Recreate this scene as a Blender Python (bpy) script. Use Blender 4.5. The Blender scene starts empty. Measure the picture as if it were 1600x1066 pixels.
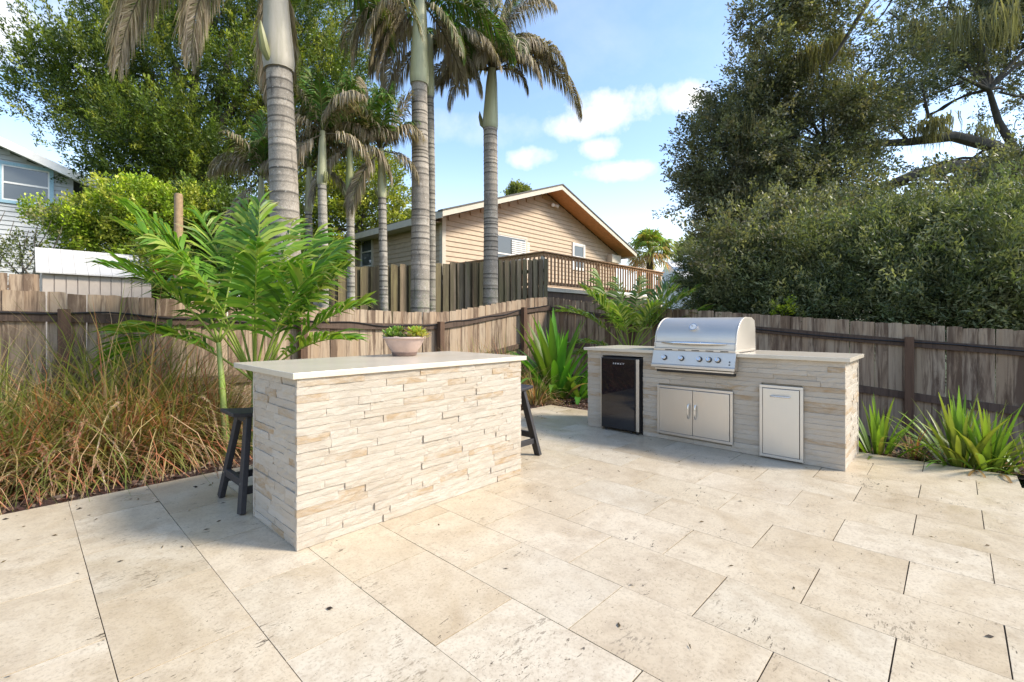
import bpy, bmesh, math, random
import numpy as np
from mathutils import Vector, Matrix
random.seed(7); rng = np.random.default_rng(11)
scene = bpy.context.scene
COL = scene.collection
# ------------------------------------------------------------------ camera, world, sun, exposure
HC = 1.14; FPX = 730.0; HZ = 506.0                       # camera height (m), focal length and horizon in 1600 px units
SA, CA = 0.688, 0.7258                                   # camera-right = (SA,-CA), camera-forward = (CA,SA)
cam_d = bpy.data.cameras.new('camera'); cam = bpy.data.objects.new('camera', cam_d); COL.objects.link(cam)
cam.location = (0, 0, HC); cam.rotation_euler = (math.pi/2, 0, -math.atan2(CA, SA))
cam_d.sensor_fit = 'HORIZONTAL'; cam_d.sensor_width = 36; cam_d.lens = FPX/1600*36
cam_d.shift_y = -(533-HZ)/1600; cam_d.clip_start = 0.05; cam_d.clip_end = 3000
scene.camera = cam
scene.view_settings.view_transform = 'Standard'; scene.view_settings.look = 'None'
scene.view_settings.gamma = 1; scene.view_settings.use_curve_mapping = False
scene.view_settings.exposure = 1.42
scene.cycles.max_bounces = 4; scene.cycles.diffuse_bounces = 3; scene.cycles.glossy_bounces = 2; scene.cycles.transmission_bounces = 2; scene.cycles.transparent_max_bounces = 4; scene.cycles.caustics_reflective = False; scene.cycles.caustics_refractive = False
SUN_EL = math.radians(40); SUN_AZ = math.atan2(0.57, -0.82)      # clockwise from +Y
world = bpy.data.worlds.new('World'); scene.world = world; world.use_nodes = True
wn = world.node_tree; wn.nodes.clear()
def W(t, **k):
    n = wn.nodes.new(t)
    for a, b in k.items(): setattr(n, a, b)
    return n
def wl(a, b): wn.links.new(a, b)
def wmath(op, a, b=None, clamp=False):
    n = W('ShaderNodeMath', operation=op); n.use_clamp = clamp
    for i, v in enumerate((a, b)):
        if v is None: continue
        if hasattr(v, 'links'): wl(v, n.inputs[i])
        else: n.inputs[i].default_value = v
    return n.outputs[0]
sky = W('ShaderNodeTexSky', sky_type='NISHITA', sun_disc=False, sun_elevation=SUN_EL, sun_rotation=SUN_AZ,
        air_density=1.0, dust_density=.7, ozone_density=1.6)
bg = W('ShaderNodeBackground'); bg.inputs[1].default_value = 0.135
out = W('ShaderNodeOutputWorld'); wl(bg.outputs[0], out.inputs[0])
tc = W('ShaderNodeTexCoord'); sep = W('ShaderNodeSeparateXYZ'); wl(tc.outputs['Generated'], sep.inputs[0])
zc = wmath('ADD', wmath('MAXIMUM', sep.outputs[2], 0.0), 0.22)
cmb = W('ShaderNodeCombineXYZ'); wl(wmath('DIVIDE', sep.outputs[0], zc), cmb.inputs[0]); wl(wmath('DIVIDE', sep.outputs[1], zc), cmb.inputs[1])
ns1 = W('ShaderNodeTexNoise'); ns1.inputs['Scale'].default_value = 1.15; ns1.inputs['Detail'].default_value = 7; ns1.inputs['Roughness'].default_value = .62
ns1.inputs['Distortion'].default_value = .25
wl(cmb.outputs[0], ns1.inputs['Vector'])
mr = W('ShaderNodeMapRange'); mr.inputs[1].default_value = .50; mr.inputs[2].default_value = .78; mr.inputs[4].default_value = .2
wl(ns1.outputs['Fac'], mr.inputs[0])
ns2 = W('ShaderNodeTexNoise'); ns2.inputs['Scale'].default_value = 14; ns2.inputs['Detail'].default_value = 6; ns2.inputs['Roughness'].default_value = .6
wl(tc.outputs['Generated'], ns2.inputs['Vector'])
fac = mr.outputs[0]
def dir_of(px, py):
    v = Vector((SA*(px-800)/FPX+CA, -CA*(px-800)/FPX+SA, (HZ-py)/FPX)); return v.normalized()
for (px, py, rx, rz, amt) in [(955, 176, .105, .042, 1.15), (905, 196, .07, .03, .9), (1072, 150, .06, .03, 1.0), (835, 247, .05, .022, .9),
                              (943, 231, .055, .022, .95), (972, 268, .085, .022, .8), (1010, 350, .2, .03, .6), (30, 30, .12, .08, .8), (700, 200, .2, .03, .3)]:
    d = dir_of(px, py); s = Vector((SA, -CA, 0)); u = s.cross(d).normalized()
    dx = W('ShaderNodeVectorMath', operation='DOT_PRODUCT'); dx.inputs[1].default_value = s
    sb = W('ShaderNodeVectorMath', operation='SUBTRACT'); sb.inputs[1].default_value = d
    wl(tc.outputs['Generated'], sb.inputs[0]); wl(sb.outputs[0], dx.inputs[0])
    dz = W('ShaderNodeVectorMath', operation='DOT_PRODUCT'); dz.inputs[1].default_value = (0, 0, 1); wl(sb.outputs[0], dz.inputs[0])
    a = wmath('POWER', wmath('DIVIDE', dx.outputs['Value'], rx), 2.0); b = wmath('POWER', wmath('DIVIDE', dz.outputs['Value'], rz), 2.0)
    dd = wmath('SUBTRACT', 1.0, wmath('ADD', a, b))
    e = wmath('ADD', wmath('MULTIPLY', dd, .55), wmath('MULTIPLY', wmath('SUBTRACT', ns2.outputs['Fac'], .5), 1.9))
    e = wmath('MULTIPLY', wmath('MULTIPLY', e, 1.15, True), amt, True)
    fac = wmath('MAXIMUM', fac, e)
# haze whitening towards the horizon is part of the air: more white low down
low = W('ShaderNodeMapRange'); low.inputs[1].default_value = .36; low.inputs[2].default_value = .06; low.inputs[3].default_value = 0; low.inputs[4].default_value = .62
low.interpolation_type = 'SMOOTHSTEP'
wl(sep.outputs[2], low.inputs[0])
fac = wmath('MAXIMUM', fac, low.outputs[0])
mx = W('ShaderNodeMix', data_type='RGBA'); wl(fac, mx.inputs[0]); wl(sky.outputs[0], mx.inputs[6]); mx.inputs[7].default_value = (4.1, 4.0, 3.8, 1)
wl(mx.outputs[2], bg.inputs[0])
sd = bpy.data.lights.new('sun', 'SUN'); sd.energy = 2.2; sd.angle = math.radians(11.0); sd.color = (1, .91, .76)
sun = bpy.data.objects.new('sun', sd); COL.objects.link(sun); sun.location = (8, -10, 14)
Ld = Vector((-math.sin(SUN_AZ)*math.cos(SUN_EL), -math.cos(SUN_AZ)*math.cos(SUN_EL), -math.sin(SUN_EL)))
sun.rotation_euler = Ld.to_track_quat('-Z', 'Y').to_euler()

# ------------------------------------------------------------------ pixel helpers (photo pixel -> ray; distance comes from ground, plane or depth)
def at_depth(px, py, w):
    r = (px-800)/FPX*w
    return Vector((SA*r+CA*w, -CA*r+SA*w, HC-(py-HZ)/FPX*w))
def on_x(px, X):                                           # Y on plane X, and depth
    u = (px-800)/FPX; Y = X*(SA-u*CA)/(CA+u*SA); return Y, CA*X+SA*Y
def on_y(px, Y):
    u = (px-800)/FPX; X = Y*(CA+u*SA)/(SA-u*CA); return X, CA*X+SA*Y
def zat(py, w): return HC-(py-HZ)/FPX*w

# ------------------------------------------------------------------ materials
def lin(h):
    if isinstance(h, (tuple, list)): return tuple(h)[:3]+(1,)
    c = [int(h[i:i+2], 16)/255 for i in (0, 2, 4)]
    return tuple((v/12.92 if v <= .04045 else ((v+.055)/1.055)**2.4) for v in c)+(1,)
class M:
    def __init__(s, name):
        s.m = bpy.data.materials.new(name); s.m.use_nodes = True; s.t = s.m.node_tree; s.t.nodes.clear()
        s.out = s.n('ShaderNodeOutputMaterial'); s.p = s.n('ShaderNodeBsdfPrincipled'); s.l(s.p.outputs[0], s.out.inputs[0])
    def n(s, t, **k):
        x = s.t.nodes.new(t)
        for a, b in k.items(): setattr(x, a, b)
        return x
    def l(s, a, b): s.t.links.new(a, b)
    def set(s, **k):
        for a, v in k.items():
            i = s.p.inputs[a.replace('_', ' ')]
            if hasattr(v, 'links'): s.l(v, i)
            else: i.default_value = v
        return s
    def coord(s, scale=(1, 1, 1), kind='Object', rand=True):
        t = s.n('ShaderNodeTexCoord'); mp = s.n('ShaderNodeMapping'); mp.inputs['Scale'].default_value = scale
        s.l(t.outputs[kind], mp.inputs[0]); o = mp.outputs[0]
        if rand:
            oi = s.n('ShaderNodeObjectInfo'); mu = s.math('MULTIPLY', oi.outputs['Random'], 83.0)
            v = s.n('ShaderNodeVectorMath', operation='ADD'); s.l(o, v.inputs[0]); s.l(mu, v.inputs[1]); o = v.outputs[0]
        return o
    def world(s, scale=(1, 1, 1)):
        g = s.n('ShaderNodeNewGeometry'); mp = s.n('ShaderNodeMapping'); mp.inputs['Scale'].default_value = scale
        s.l(g.outputs['Position'], mp.inputs[0]); return mp.outputs[0]
    def rand(s): return s.n('ShaderNodeObjectInfo').outputs['Random']
    def noise(s, v, sc, det=5, rough=.55, dist=0.):
        x = s.n('ShaderNodeTexNoise'); s.l(v, x.inputs['Vector']); x.inputs['Scale'].default_value = sc; x.inputs['Detail'].default_value = det
        x.inputs['Roughness'].default_value = rough; x.inputs['Distortion'].default_value = dist; return x.outputs['Fac']
    def ramp(s, f, stops, interp='LINEAR'):
        r = s.n('ShaderNodeValToRGB'); r.color_ramp.interpolation = interp; e = r.color_ramp.elements
        while len(e) < len(stops): e.new(.5)
        for i, (p, c) in enumerate(stops):
            e[i].position = p; e[i].color = lin(c) if not isinstance(c, float) else (c, c, c, 1)
        s.l(f, r.inputs[0]); return r.outputs[0]
    def mix(s, f, a, b, mode='MIX'):
        x = s.n('ShaderNodeMix', data_type='RGBA', blend_type=mode)
        for i, v in ((0, f), (6, a), (7, b)):
            if hasattr(v, 'links'): s.l(v, x.inputs[i])
            else: x.inputs[i].default_value = v if i == 0 else lin(v)
        return x.outputs[2]
    def math(s, op, a, b=None, clamp=False):
        x = s.n('ShaderNodeMath', operation=op); x.use_clamp = clamp
        for i, v in enumerate((a, b)):
            if v is None: continue
            if hasattr(v, 'links'): s.l(v, x.inputs[i])
            else: x.inputs[i].default_value = v
        return x.outputs[0]
    def bump(s, h, st=.3, d=.01, prev=None):
        x = s.n('ShaderNodeBump'); x.inputs['Strength'].default_value = st; x.inputs['Distance'].default_value = d; s.l(h, x.inputs['Height'])
        if prev is not None: s.l(prev, x.inputs['Normal'])
        s.l(x.outputs[0], s.p.inputs['Normal']); return x.outputs[0]
def simple(name, c, rough=.6, metal=0., nscale=30, amp=.12, bump=.1):
    m = M(name); v = m.coord(); f = m.noise(v, nscale)
    d = tuple(x*(1-amp) for x in lin(c)[:3]); b = tuple(min(1, x*(1+amp)) for x in lin(c)[:3])
    m.set(Base_Color=m.ramp(f, [(.3, d), (.7, b)]), Roughness=rough, Metallic=metal)
    if bump: m.bump(f, bump, .004)
    return m.m

def mk_travertine():
    m = M('travertine'); v = m.coord(); r = m.rand()
    big = m.noise(v, 2.1, 5, .6, .9); mid = m.noise(v, 11, 6, .7, .3)
    c = m.ramp(big, [(.25, (.46, .385, .28)), (.42, (.535, .465, .36)), (.58, (.59, .53, .43)), (.8, (.535, .475, .385))])
    tint = m.ramp(r, [(0, (.88, .81, .72)), (.2, (1, .955, .87)), (.4, (.95, .935, .90)), (.6, (1.03, .99, .93)), (.8, (.99, .94, .86)), (1, (.92, .86, .77))])
    c = m.mix(1.0, c, tint, 'MULTIPLY')
    c = m.mix(m.ramp(mid, [(.45, 0.), (.72, .55)]), c, (.36, .28, .19))
    fine = m.noise(v, 75, 4, .75)
    c = m.mix(m.ramp(fine, [(.34, .5), (.5, 0.)]), c, (.28, .22, .15))
    vein = m.coord((.45, 1.3, 1)); pit = m.noise(vein, 34, 4, .68, .5); pit2 = m.noise(vein, 95, 3, .6, .3); zone = m.noise(v, 2.9, 4, .65, .4)
    zz = m.ramp(zone, [(.40, 0.), (.72, .13)])
    pm = m.math('GREATER_THAN', m.math('ADD', pit, zz), .735); pm = m.math('MAXIMUM', pm, m.math('GREATER_THAN', m.math('ADD', pit2, zz), .758))
    blot = m.noise(v, 2.3, 6, .7, .6); bz = m.math('MULTIPLY', m.ramp(blot, [(.54, 0.), (.66, 1.)]), .10); bm_ = m.math('MULTIPLY', m.math('GREATER_THAN', m.math('ADD', m.noise(vein, 58, 5, .72, .6), bz), .655), .6)
    c = m.mix(bm_, c, (.16, .125, .085))
    c = m.mix(m.math('MULTIPLY', pm, .85), c, (.05, .038, .026))
    rr = m.ramp(big, [(.3, .26), (.7, .46)])
    m.set(Base_Color=c, Roughness=rr); m.p.inputs['Specular IOR Level'].default_value = .42
    b1 = m.bump(m.math('SUBTRACT', 1.0, pm), .5, .003); m.bump(m.math('ADD', mid, fine), .16, .004, b1)
    return m.m
def mk_stone():
    m = M('split_stone'); v = m.coord(); w = m.world(); r = m.rand(); ws = m.world((.45, .45, 1.5))
    base = m.ramp(r, [(0, (.52, .465, .385)), (.25, (.47, .405, .32)), (.5, (.545, .49, .41)), (.75, (.50, .44, .355)), (1, (.53, .475, .395))])
    n1 = m.noise(ws, 9, 6, .7, 1.0); n2 = m.noise(v, 42, 5, .7); r2 = m.n('ShaderNodeTexWhiteNoise'); r2.noise_dimensions = '1D'; m.l(m.math('MULTIPLY', r, 917.), r2.inputs['W'])
    tan = m.math('MULTIPLY', m.math('GREATER_THAN', r2.outputs['Value'], .85), m.ramp(m.noise(ws, 13, 5, .7, .8), [(.38, 0.), (.62, .9)]))
    c = m.mix(tan, base, (.40, .275, .15))
    c = m.mix(m.ramp(n1, [(.54, 0.), (.72, .5)]), c, (.45, .345, .23))
    c = m.mix(m.ramp(m.noise(w, 3.4, 5, .65), [(.5, 0.), (.72, .4)]), c, (.40, .35, .29))
    c = m.mix(m.ramp(n2, [(.3, .5), (.5, 0.)]), c, (.27, .205, .14))
    m.set(Base_Color=c, Roughness=.72); b = m.bump(n2, .45, .006); m.bump(m.noise(ws, 24, 6, .72, 1.2), .6, .012, b)
    return m.m
def mk_wood(name, cols, dark, wet=.5, grey=None, rough=.85):
    m = M(name); v = m.coord((1, 1, .05)); w = m.coord((1, 1, .16)); r = m.rand()
    n = m.noise(v, 30, 6, .72, .4); n2 = m.noise(w, 12, 6, .7, .8)
    base = m.ramp(r, [(i/(len(cols)-1), c) for i, c in enumerate(cols)])
    if grey: base = m.mix(m.ramp(m.noise(w, 6, 4, .6), [(.42, 0.), (.60, .7)]), base, grey)
    c = m.mix(m.ramp(n, [(.34, .6), (.50, 0.)]), base, dark)
    r2 = m.n('ShaderNodeTexWhiteNoise'); r2.noise_dimensions = '1D'; m.l(m.math('MULTIPLY', r, 311.), r2.inputs['W'])
    lvl = m.math('ADD', n2, m.math('MULTIPLY', m.math('SUBTRACT', r2.outputs['Value'], .5), .16))
    c = m.mix(m.math('MULTIPLY', m.ramp(lvl, [(.46, 0.), (.61, 1.)]), wet), c, dark)
    m.set(Base_Color=c, Roughness=rough); m.bump(n, .6, .006)
    return m.m
def mk_leaf(name, trans=.3, rough=.45, gain=1.0):
    m = M(name); a = m.n('ShaderNodeAttribute', attribute_name='Col')
    m.set(Base_Color=a.outputs['Color'], Roughness=rough); m.p.inputs['Specular IOR Level'].default_value = .35
    t = m.n('ShaderNodeBsdfTranslucent'); tcn = m.mix(1.0, a.outputs['Color'], (1.5, 1.6, .7), 'MULTIPLY'); m.l(tcn, t.inputs[0])
    x = m.n('ShaderNodeMixShader'); x.inputs[0].default_value = trans; m.l(m.p.outputs[0], x.inputs[1]); m.l(t.outputs[0], x.inputs[2]); m.l(x.outputs[0], m.out.inputs[0])
    return m.m
def mk_attr(name, rough=.85, bumpst=.4, sc=(1, 1, 1), ns=40, dark=(.10, .09, .075), amt=.45):
    m = M(name); a = m.n('ShaderNodeAttribute', attribute_name='Col'); n = m.noise(m.coord(sc), ns, 6, .7)
    m.set(Base_Color=m.mix(m.ramp(n, [(.35, amt), (.6, 0.)]), a.outputs['Color'], dark), Roughness=rough); m.bump(n, bumpst, .01); return m.m
def mk_steel(name, base=(.62, .60, .57), rough=.3, stretch=(1, .02, 1)):
    m = M(name); v = m.coord(stretch); n = m.noise(v, 220, 4, .6); b = m.noise(m.coord(), 4, 3, .5)
    m.set(Base_Color=base+(1,), Metallic=1.0, Roughness=m.ramp(m.math('ADD', m.math('MULTIPLY', n, .5), m.math('MULTIPLY', b, .5)), [(.3, rough-.07), (.7, rough+.08)])); m.bump(n, .06, .002); return m.m
SHOOT = None
MAT = dict(
    trav=mk_travertine(), stone=mk_stone(),
    picket=mk_wood('weathered_picket', [(.375, .26, .165), (.30, .205, .13), (.44, .32, .215), (.35, .245, .155), (.46, .355, .245), (.255, .165, .10), (.41, .295, .19)], (.10, .058, .035), .85, (.43, .34, .245)),
    rail=mk_wood('dark_rail', [(.10, .065, .045), (.13, .085, .06)], (.035, .022, .016), .5),
    post=mk_wood('brown_post', [(.135, .075, .045), (.15, .085, .05)], (.05, .028, .018), .4),
    old_picket=mk_wood('mossy_picket', [(.24, .165, .10), (.19, .155, .08), (.29, .22, .145), (.16, .105, .065), (.21, .18, .08)], (.06, .04, .025), .5, (.19, .17, .075)),
    deckwood=mk_wood('deck_wood', [(.50, .29, .15), (.45, .27, .15), (.56, .35, .19)], (.28, .15, .075), .3),
    grout=None, core=simple('mortar', (.50, .43, .34), .9),
    quartz=None, steel=mk_steel('brushed_steel', (.70, .64, .56), .50), steel_v=mk_steel('brushed_steel_doors', (.64, .615, .575), .40, (1, 1, .02)),
    chrome=mk_steel('polished_steel', (.72, .71, .69), .12), black=simple('black_plastic', (.016, .015, .016), .45),
    stool=simple('charcoal_poly_lumber', (.028, .026, .028), .55, 0, 50, .25, .2), white=simple('white_paint', (.76, .75, .72), .55, 0, 8, .06),
    cream=simple('cream_trim', (.58, .52, .42), .6, 0, 5, .08), siding=simple('tan_siding', (.49, .375, .26), .6, 0, 6, .09, .15),
    blue=simple('blue_grey_siding', (.46, .475, .475), .6, 0, 6, .08, .15), teal=simple('pale_blue_trim', (.30, .48, .56), .6),
    soffit=simple('cedar_soffit', (.46, .22, .09), .65, 0, 7, .15), shingle=simple('shingle', (.13, .125, .115), .9, 0, 25, .35, .5),
    shed=simple('shed_panel', (.50, .42, .35), .55, 0, 5, .07), shedroof=simple('shed_roof', (.56, .54, .51), .45, 0, 5, .08),
    pot=simple('mauve_pot', (.47, .345, .29), .5, 0, 25, .08, .1), potbase=simple('brown_saucer', (.17, .115, .095), .55),
    soil=simple('potting_soil', (.05, .036, .026), .95, 0, 80, .5, .6), rubber=simple('cable_rubber', (.014, .013, .013), .5),
    leaf=mk_leaf('leaf'), gloss_leaf=mk_leaf('glossy_leaf', .34, .42), grass=mk_leaf('grass_blade', .3, .55), dry=mk_leaf('dry_frond', .22, .7),
    moss=mk_leaf('hanging_moss', .35, .9), bark=mk_attr('palm_bark', .9, .5, (1, 1, 1), 38), shaft=mk_attr('crownshaft', .5, .1, (1, 1, .1), 12, (.30, .27, .16), .5),
    treebark=mk_attr('tree_bark', .95, .9, (1, 1, .4), 22, (.03, .025, .02), .6), stone_white=simple('far_wall', (.72, .70, .66), .7),
    poletan=simple('tan_pole', (.33, .22, .12), .8, 0, 20, .2, .3))
m = M('palm_bark'); a_ = m.n('ShaderNodeAttribute', attribute_name='Col'); v = m.coord(); v2 = m.coord((1, 1, .22)); n = m.noise(v, 45, 6, .72); st = m.noise(v2, 9, 6, .7, .5)
c = m.mix(m.ramp(n, [(.33, .55), (.55, 0.)]), a_.outputs['Color'], (.11, .095, .075)); c = m.mix(m.ramp(st, [(.56, 0.), (.70, .75)]), c, (.075, .062, .05))
sz = m.n('ShaderNodeSeparateXYZ'); m.l(m.n('ShaderNodeTexCoord').outputs['Object'], sz.inputs[0]); lz_ = m.ramp(m.math('MULTIPLY', sz.outputs[2], .5), [(.28, 1.), (.85, 0.)])
c = m.mix(m.math('MULTIPLY', lz_, m.ramp(m.noise(v, 16, 5, .75), [(.50, 0.), (.56, .75)])), c, (.17, .20, .10)); c = m.mix(m.ramp(m.noise(v, 21, 5, .7), [(.60, 0.), (.65, .6)]), c, (.52, .50, .45))
m.set(Base_Color=c, Roughness=.9); m.bump(m.math('ADD', n, st), .6, .01); MAT['bark'] = m.m
m = M('quartz_top'); v = m.coord(); m.set(Base_Color=m.mix(m.ramp(m.noise(v, 180, 3, .6), [(.35, .25), (.5, 0.)]), m.ramp(m.noise(v, 5, 4), [(.3, (.62, .55, .44)), (.7, (.67, .60, .49))]), (.48, .42, .32)), Roughness=.2); MAT['quartz'] = m.m
m = M('joint_sand'); v = m.world(); m.set(Base_Color=m.ramp(m.noise(v, 2.2, 6, .75, .4), [(.45, (.018, .013, .010)), (.56, (.035, .026, .018)), (.70, (.07, .053, .037))]), Roughness=.95); MAT['grout'] = m.m
m = M('window_glass'); m.set(Base_Color=(.09, .105, .115, 1), Roughness=.04, Metallic=0.); m.p.inputs['Specular IOR Level'].default_value = .9; MAT['glass'] = m.m
m = M('black_glass'); m.set(Base_Color=(.010, .009, .013, 1), Roughness=.03); m.p.inputs['Specular IOR Level'].default_value = .65; MAT['bglass'] = m.m
m = M('mulch'); v = m.world(); n = m.noise(v, 40, 6, .75); m.set(Base_Color=m.ramp(n, [(.3, (.018, .011, .008)), (.5, (.06, .03, .02)), (.7, (.13, .065, .045))]), Roughness=.95); m.bump(n, 1., .03); MAT['mulch'] = m.m
m = M('soil_and_grass'); v = m.world(); n = m.noise(v, 1.2, 8, .7); m.set(Base_Color=m.ramp(n, [(.3, (.07, .055, .03)), (.5, (.06, .085, .028)), (.7, (.09, .12, .04))]), Roughness=.95); m.bump(m.noise(v, 25, 6, .7), 1., .05); MAT['ground'] = m.m

# ------------------------------------------------------------------ object helpers
def tag(o, label=None, cat=None, group=None, kind=None):
    if label: o['label'] = label
    if cat: o['category'] = cat
    if group: o['group'] = group
    if kind: o['kind'] = kind
    return o
def empty(name, loc=(0, 0, 0), rz=0, **k):
    o = bpy.data.objects.new(name, None); COL.objects.link(o); o.location = loc; o.rotation_euler = (0, 0, rz); o.empty_display_size = .2
    return tag(o, **k)
def link(name, me, parent=None, loc=None, rot=None, scale=None):
    o = bpy.data.objects.new(name, me); COL.objects.link(o)
    if parent: o.parent = parent
    if loc is not None: o.location = loc
    if rot is not None: o.rotation_euler = rot
    if scale is not None: o.scale = scale
    return o
def copy_tree(o, parent=None):
    c = o.copy(); COL.objects.link(c); c.parent = parent
    for ch in o.children: copy_tree(ch, c)
    return c
class B:                                                  # collects simple solids into one mesh
    def __init__(s): s.v = []; s.f = []; s.c = []
    def add(s, V, F, col=None):
        k = len(s.v); s.v += [tuple(p) for p in V]; s.f += [tuple(i+k for i in f) for f in F]
        s.c += [tuple(col or (1, 1, 1))[:3]+(1,)]*len(V); return s
    def box(s, x0, x1, y0, y1, z0, z1):
        V = [(x, y, z) for z in (z0, z1) for x, y in ((x0, y0), (x1, y0), (x1, y1), (x0, y1))]
        return s.add(V, [(3, 2, 1, 0), (4, 5, 6, 7), (0, 1, 5, 4), (1, 2, 6, 5), (2, 3, 7, 6), (3, 0, 4, 7)])
    def bar(s, p, q, wx, wz, up=(0, 0, 1)):               # rectangular bar from p to q
        p, q = Vector(p), Vector(q); d = (q-p).normalized(); a = d.cross(Vector(up))
        if a.length < 1e-4: a = d.cross(Vector((1, 0, 0)))
        a.normalize(); b = a.cross(d); V = []
        for e in (p, q):
            for i, j in ((-1, -1), (1, -1), (1, 1), (-1, 1)): V.append(e+a*i*wx/2+b*j*wz/2)
        return s.add(V, [(0, 1, 2, 3), (7, 6, 5, 4), (0, 4, 5, 1), (1, 5, 6, 2), (2, 6, 7, 3), (3, 7, 4, 0)])
    def tube(s, pts, radii, n=8, cap=True, cols=None):
        pts = [Vector(p) for p in pts]; k0 = len(s.v); ref = None
        if not hasattr(radii, '__len__'): radii = [radii]*len(pts)
        for i, p in enumerate(pts):
            d = (pts[min(i+1, len(pts)-1)]-pts[max(i-1, 0)]).normalized()
            if ref is None: ref = d.cross(Vector((.13, .97, .2))).normalized()
            a = (ref-d*ref.dot(d)).normalized(); b = d.cross(a); ref = a
            for j in range(n):
                t = 2*math.pi*j/n; s.v.append(tuple(p+(a*math.cos(t)+b*math.sin(t))*radii[i])); s.c.append((tuple(cols[i])[:3] if cols else (1, 1, 1))+(1,))
        for i in range(len(pts)-1):
            for j in range(n):
                a0 = k0+i*n+j; a1 = k0+i*n+(j+1) % n; s.f.append((a0, a1, a1+n, a0+n))
        if cap:
            s.f.append(tuple(k0+j for j in reversed(range(n)))); s.f.append(tuple(k0+(len(pts)-1)*n+j for j in range(n)))
        return s
    def lathe(s, prof, n=32, c=(0, 0)):
        k0 = len(s.v)
        for r, z in prof:
            for j in range(n):
                t = 2*math.pi*j/n; s.v.append((c[0]+r*math.cos(t), c[1]+r*math.sin(t), z)); s.c.append((1, 1, 1, 1))
        for i in range(len(prof)-1):
            for j in range(n):
                a0 = k0+i*n+j; a1 = k0+i*n+(j+1) % n; s.f.append((a0, a1, a1+n, a0+n))
        s.f.append(tuple(k0+j for j in reversed(range(n)))); s.f.append(tuple(k0+(len(prof)-1)*n+j for j in range(n))); return s
    def prism(s, poly, axis, a, b):                        # polygon extruded along an axis; poly in the other two coords
        def P(u, v, t): return (t, u, v) if axis == 0 else (u, t, v) if axis == 1 else (u, v, t)
        n = len(poly); V = [P(u, v, a) for u, v in poly]+[P(u, v, b) for u, v in poly]
        return s.add(V, [tuple(range(n)), tuple(reversed(range(n, 2*n)))]+[(i, i+n, (i+1) % n+n, (i+1) % n) for i in range(n)])
    def mesh(s, name, mat, smooth=False, fixn=True):
        me = bpy.data.meshes.new(name); me.from_pydata(s.v, [], s.f); me.materials.append(MAT[mat] if isinstance(mat, str) else mat)
        at = me.color_attributes.new('Col', 'FLOAT_COLOR', 'POINT'); at.data.foreach_set('color', np.array(s.c, dtype=np.float32).ravel())
        if fixn:
            bm = bmesh.new(); bm.from_mesh(me); bmesh.ops.recalc_face_normals(bm, faces=bm.faces); bm.to_mesh(me); bm.free()
        if smooth:
            me.polygons.foreach_set('use_smooth', [True]*len(me.polygons))
            try: me.set_sharp_from_angle(angle=math.radians(40))
            except Exception: pass
        me.update(); return me
    def build(s, name, mat, parent=None, smooth=False, bevel=0, **k):
        o = link(name, s.mesh(name, mat, smooth), parent)
        if bevel:
            md = o.modifiers.new('bevel', 'BEVEL'); md.width = bevel; md.segments = 2; md.limit_method = 'ANGLE'
        return tag(o, **k)
def np_mesh(name, V, loops, starts, totals, C, mat, smooth=False):
    me = bpy.data.meshes.new(name); V = np.asarray(V, np.float32)
    me.vertices.add(len(V)); me.vertices.foreach_set('co', V.ravel())
    me.loops.add(len(loops)); me.loops.foreach_set('vertex_index', np.asarray(loops, np.int32))
    me.polygons.add(len(starts)); me.polygons.foreach_set('loop_start', np.asarray(starts, np.int32)); me.polygons.foreach_set('loop_total', np.asarray(totals, np.int32))
    me.update(calc_edges=True)
    at = me.color_attributes.new('Col', 'FLOAT_COLOR', 'POINT'); C = np.asarray(C, np.float32)
    if C.shape[1] == 3: C = np.concatenate([C, np.ones((len(C), 1), np.float32)], 1)
    at.data.foreach_set('color', C.ravel()); me.materials.append(MAT[mat])
    if smooth: me.polygons.foreach_set('use_smooth', np.ones(len(starts), bool))
    return me
def quads_mesh(name, V, C, mat):                           # V (N,4,3), C (N,3)
    N = len(V); return np_mesh(name, V.reshape(-1, 3), np.arange(N*4), np.arange(N)*4, np.full(N, 4), np.repeat(C, 4, 0), mat)
def nrm(a): return a/np.maximum(np.linalg.norm(a, axis=-1, keepdims=True), 1e-9)
def leaves(P, D, ln, wd, C):                               # diamond leaves at P pointing along D
    N = len(P); D = nrm(D); R = rng.normal(size=(N, 3)); S = nrm(np.cross(D, R)); ln = np.asarray(ln).reshape(-1, 1); wd = np.asarray(wd).reshape(-1, 1)
    V = np.stack([P, P+D*ln*.45+S*wd*.5, P+D*ln, P+D*ln*.45-S*wd*.5], 1); return V, C

# ------------------------------------------------------------------ terrain
def sst(a, b, x): t = np.clip((x-a)/(b-a), 0, 1); return t*t*(3-2*t)
FX, FY = 8.0, 6.4                                          # the two fence planes
def gz(x, y):
    x = np.asarray(x, float); y = np.asarray(y, float)
    bed = -.06-.22*sst(4.1, 6.4, y)*(1-sst(4.5, 8, x)*.6)-.40*sst(5.1, 7.5, x)*(1-sst(1.5, 5.5, y))
    hill = .25+.10*np.clip(x-3, -2, 7); hill = hill+.7*sst(9, 11, x)*sst(7, 10, y)
    z = bed*(1-sst(6.45, 6.8, y))+hill*sst(6.45, 6.8, y)
    inside = (x < 5.1) & (y < 4.1); z = np.where(inside, -.16, z)
    return z
def gzs(x, y): return float(gz(x, y))
def axis(lo, hi, a, b, st): 
    far1 = -np.geomspace(-a if a < 0 else 1, -lo, 14)[::-1] if a < 0 else []
    far2 = np.geomspace(b, hi, 18); return np.unique(np.concatenate([far1, np.arange(a, b, st), far2]).round(3))
xs = axis(-600, 900, -4, 22, .3); ys = axis(-600, 900, -4, 22, .3)
GX, GY = np.meshgrid(xs, ys, indexing='ij'); GZ = gz(GX, GY)
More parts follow.
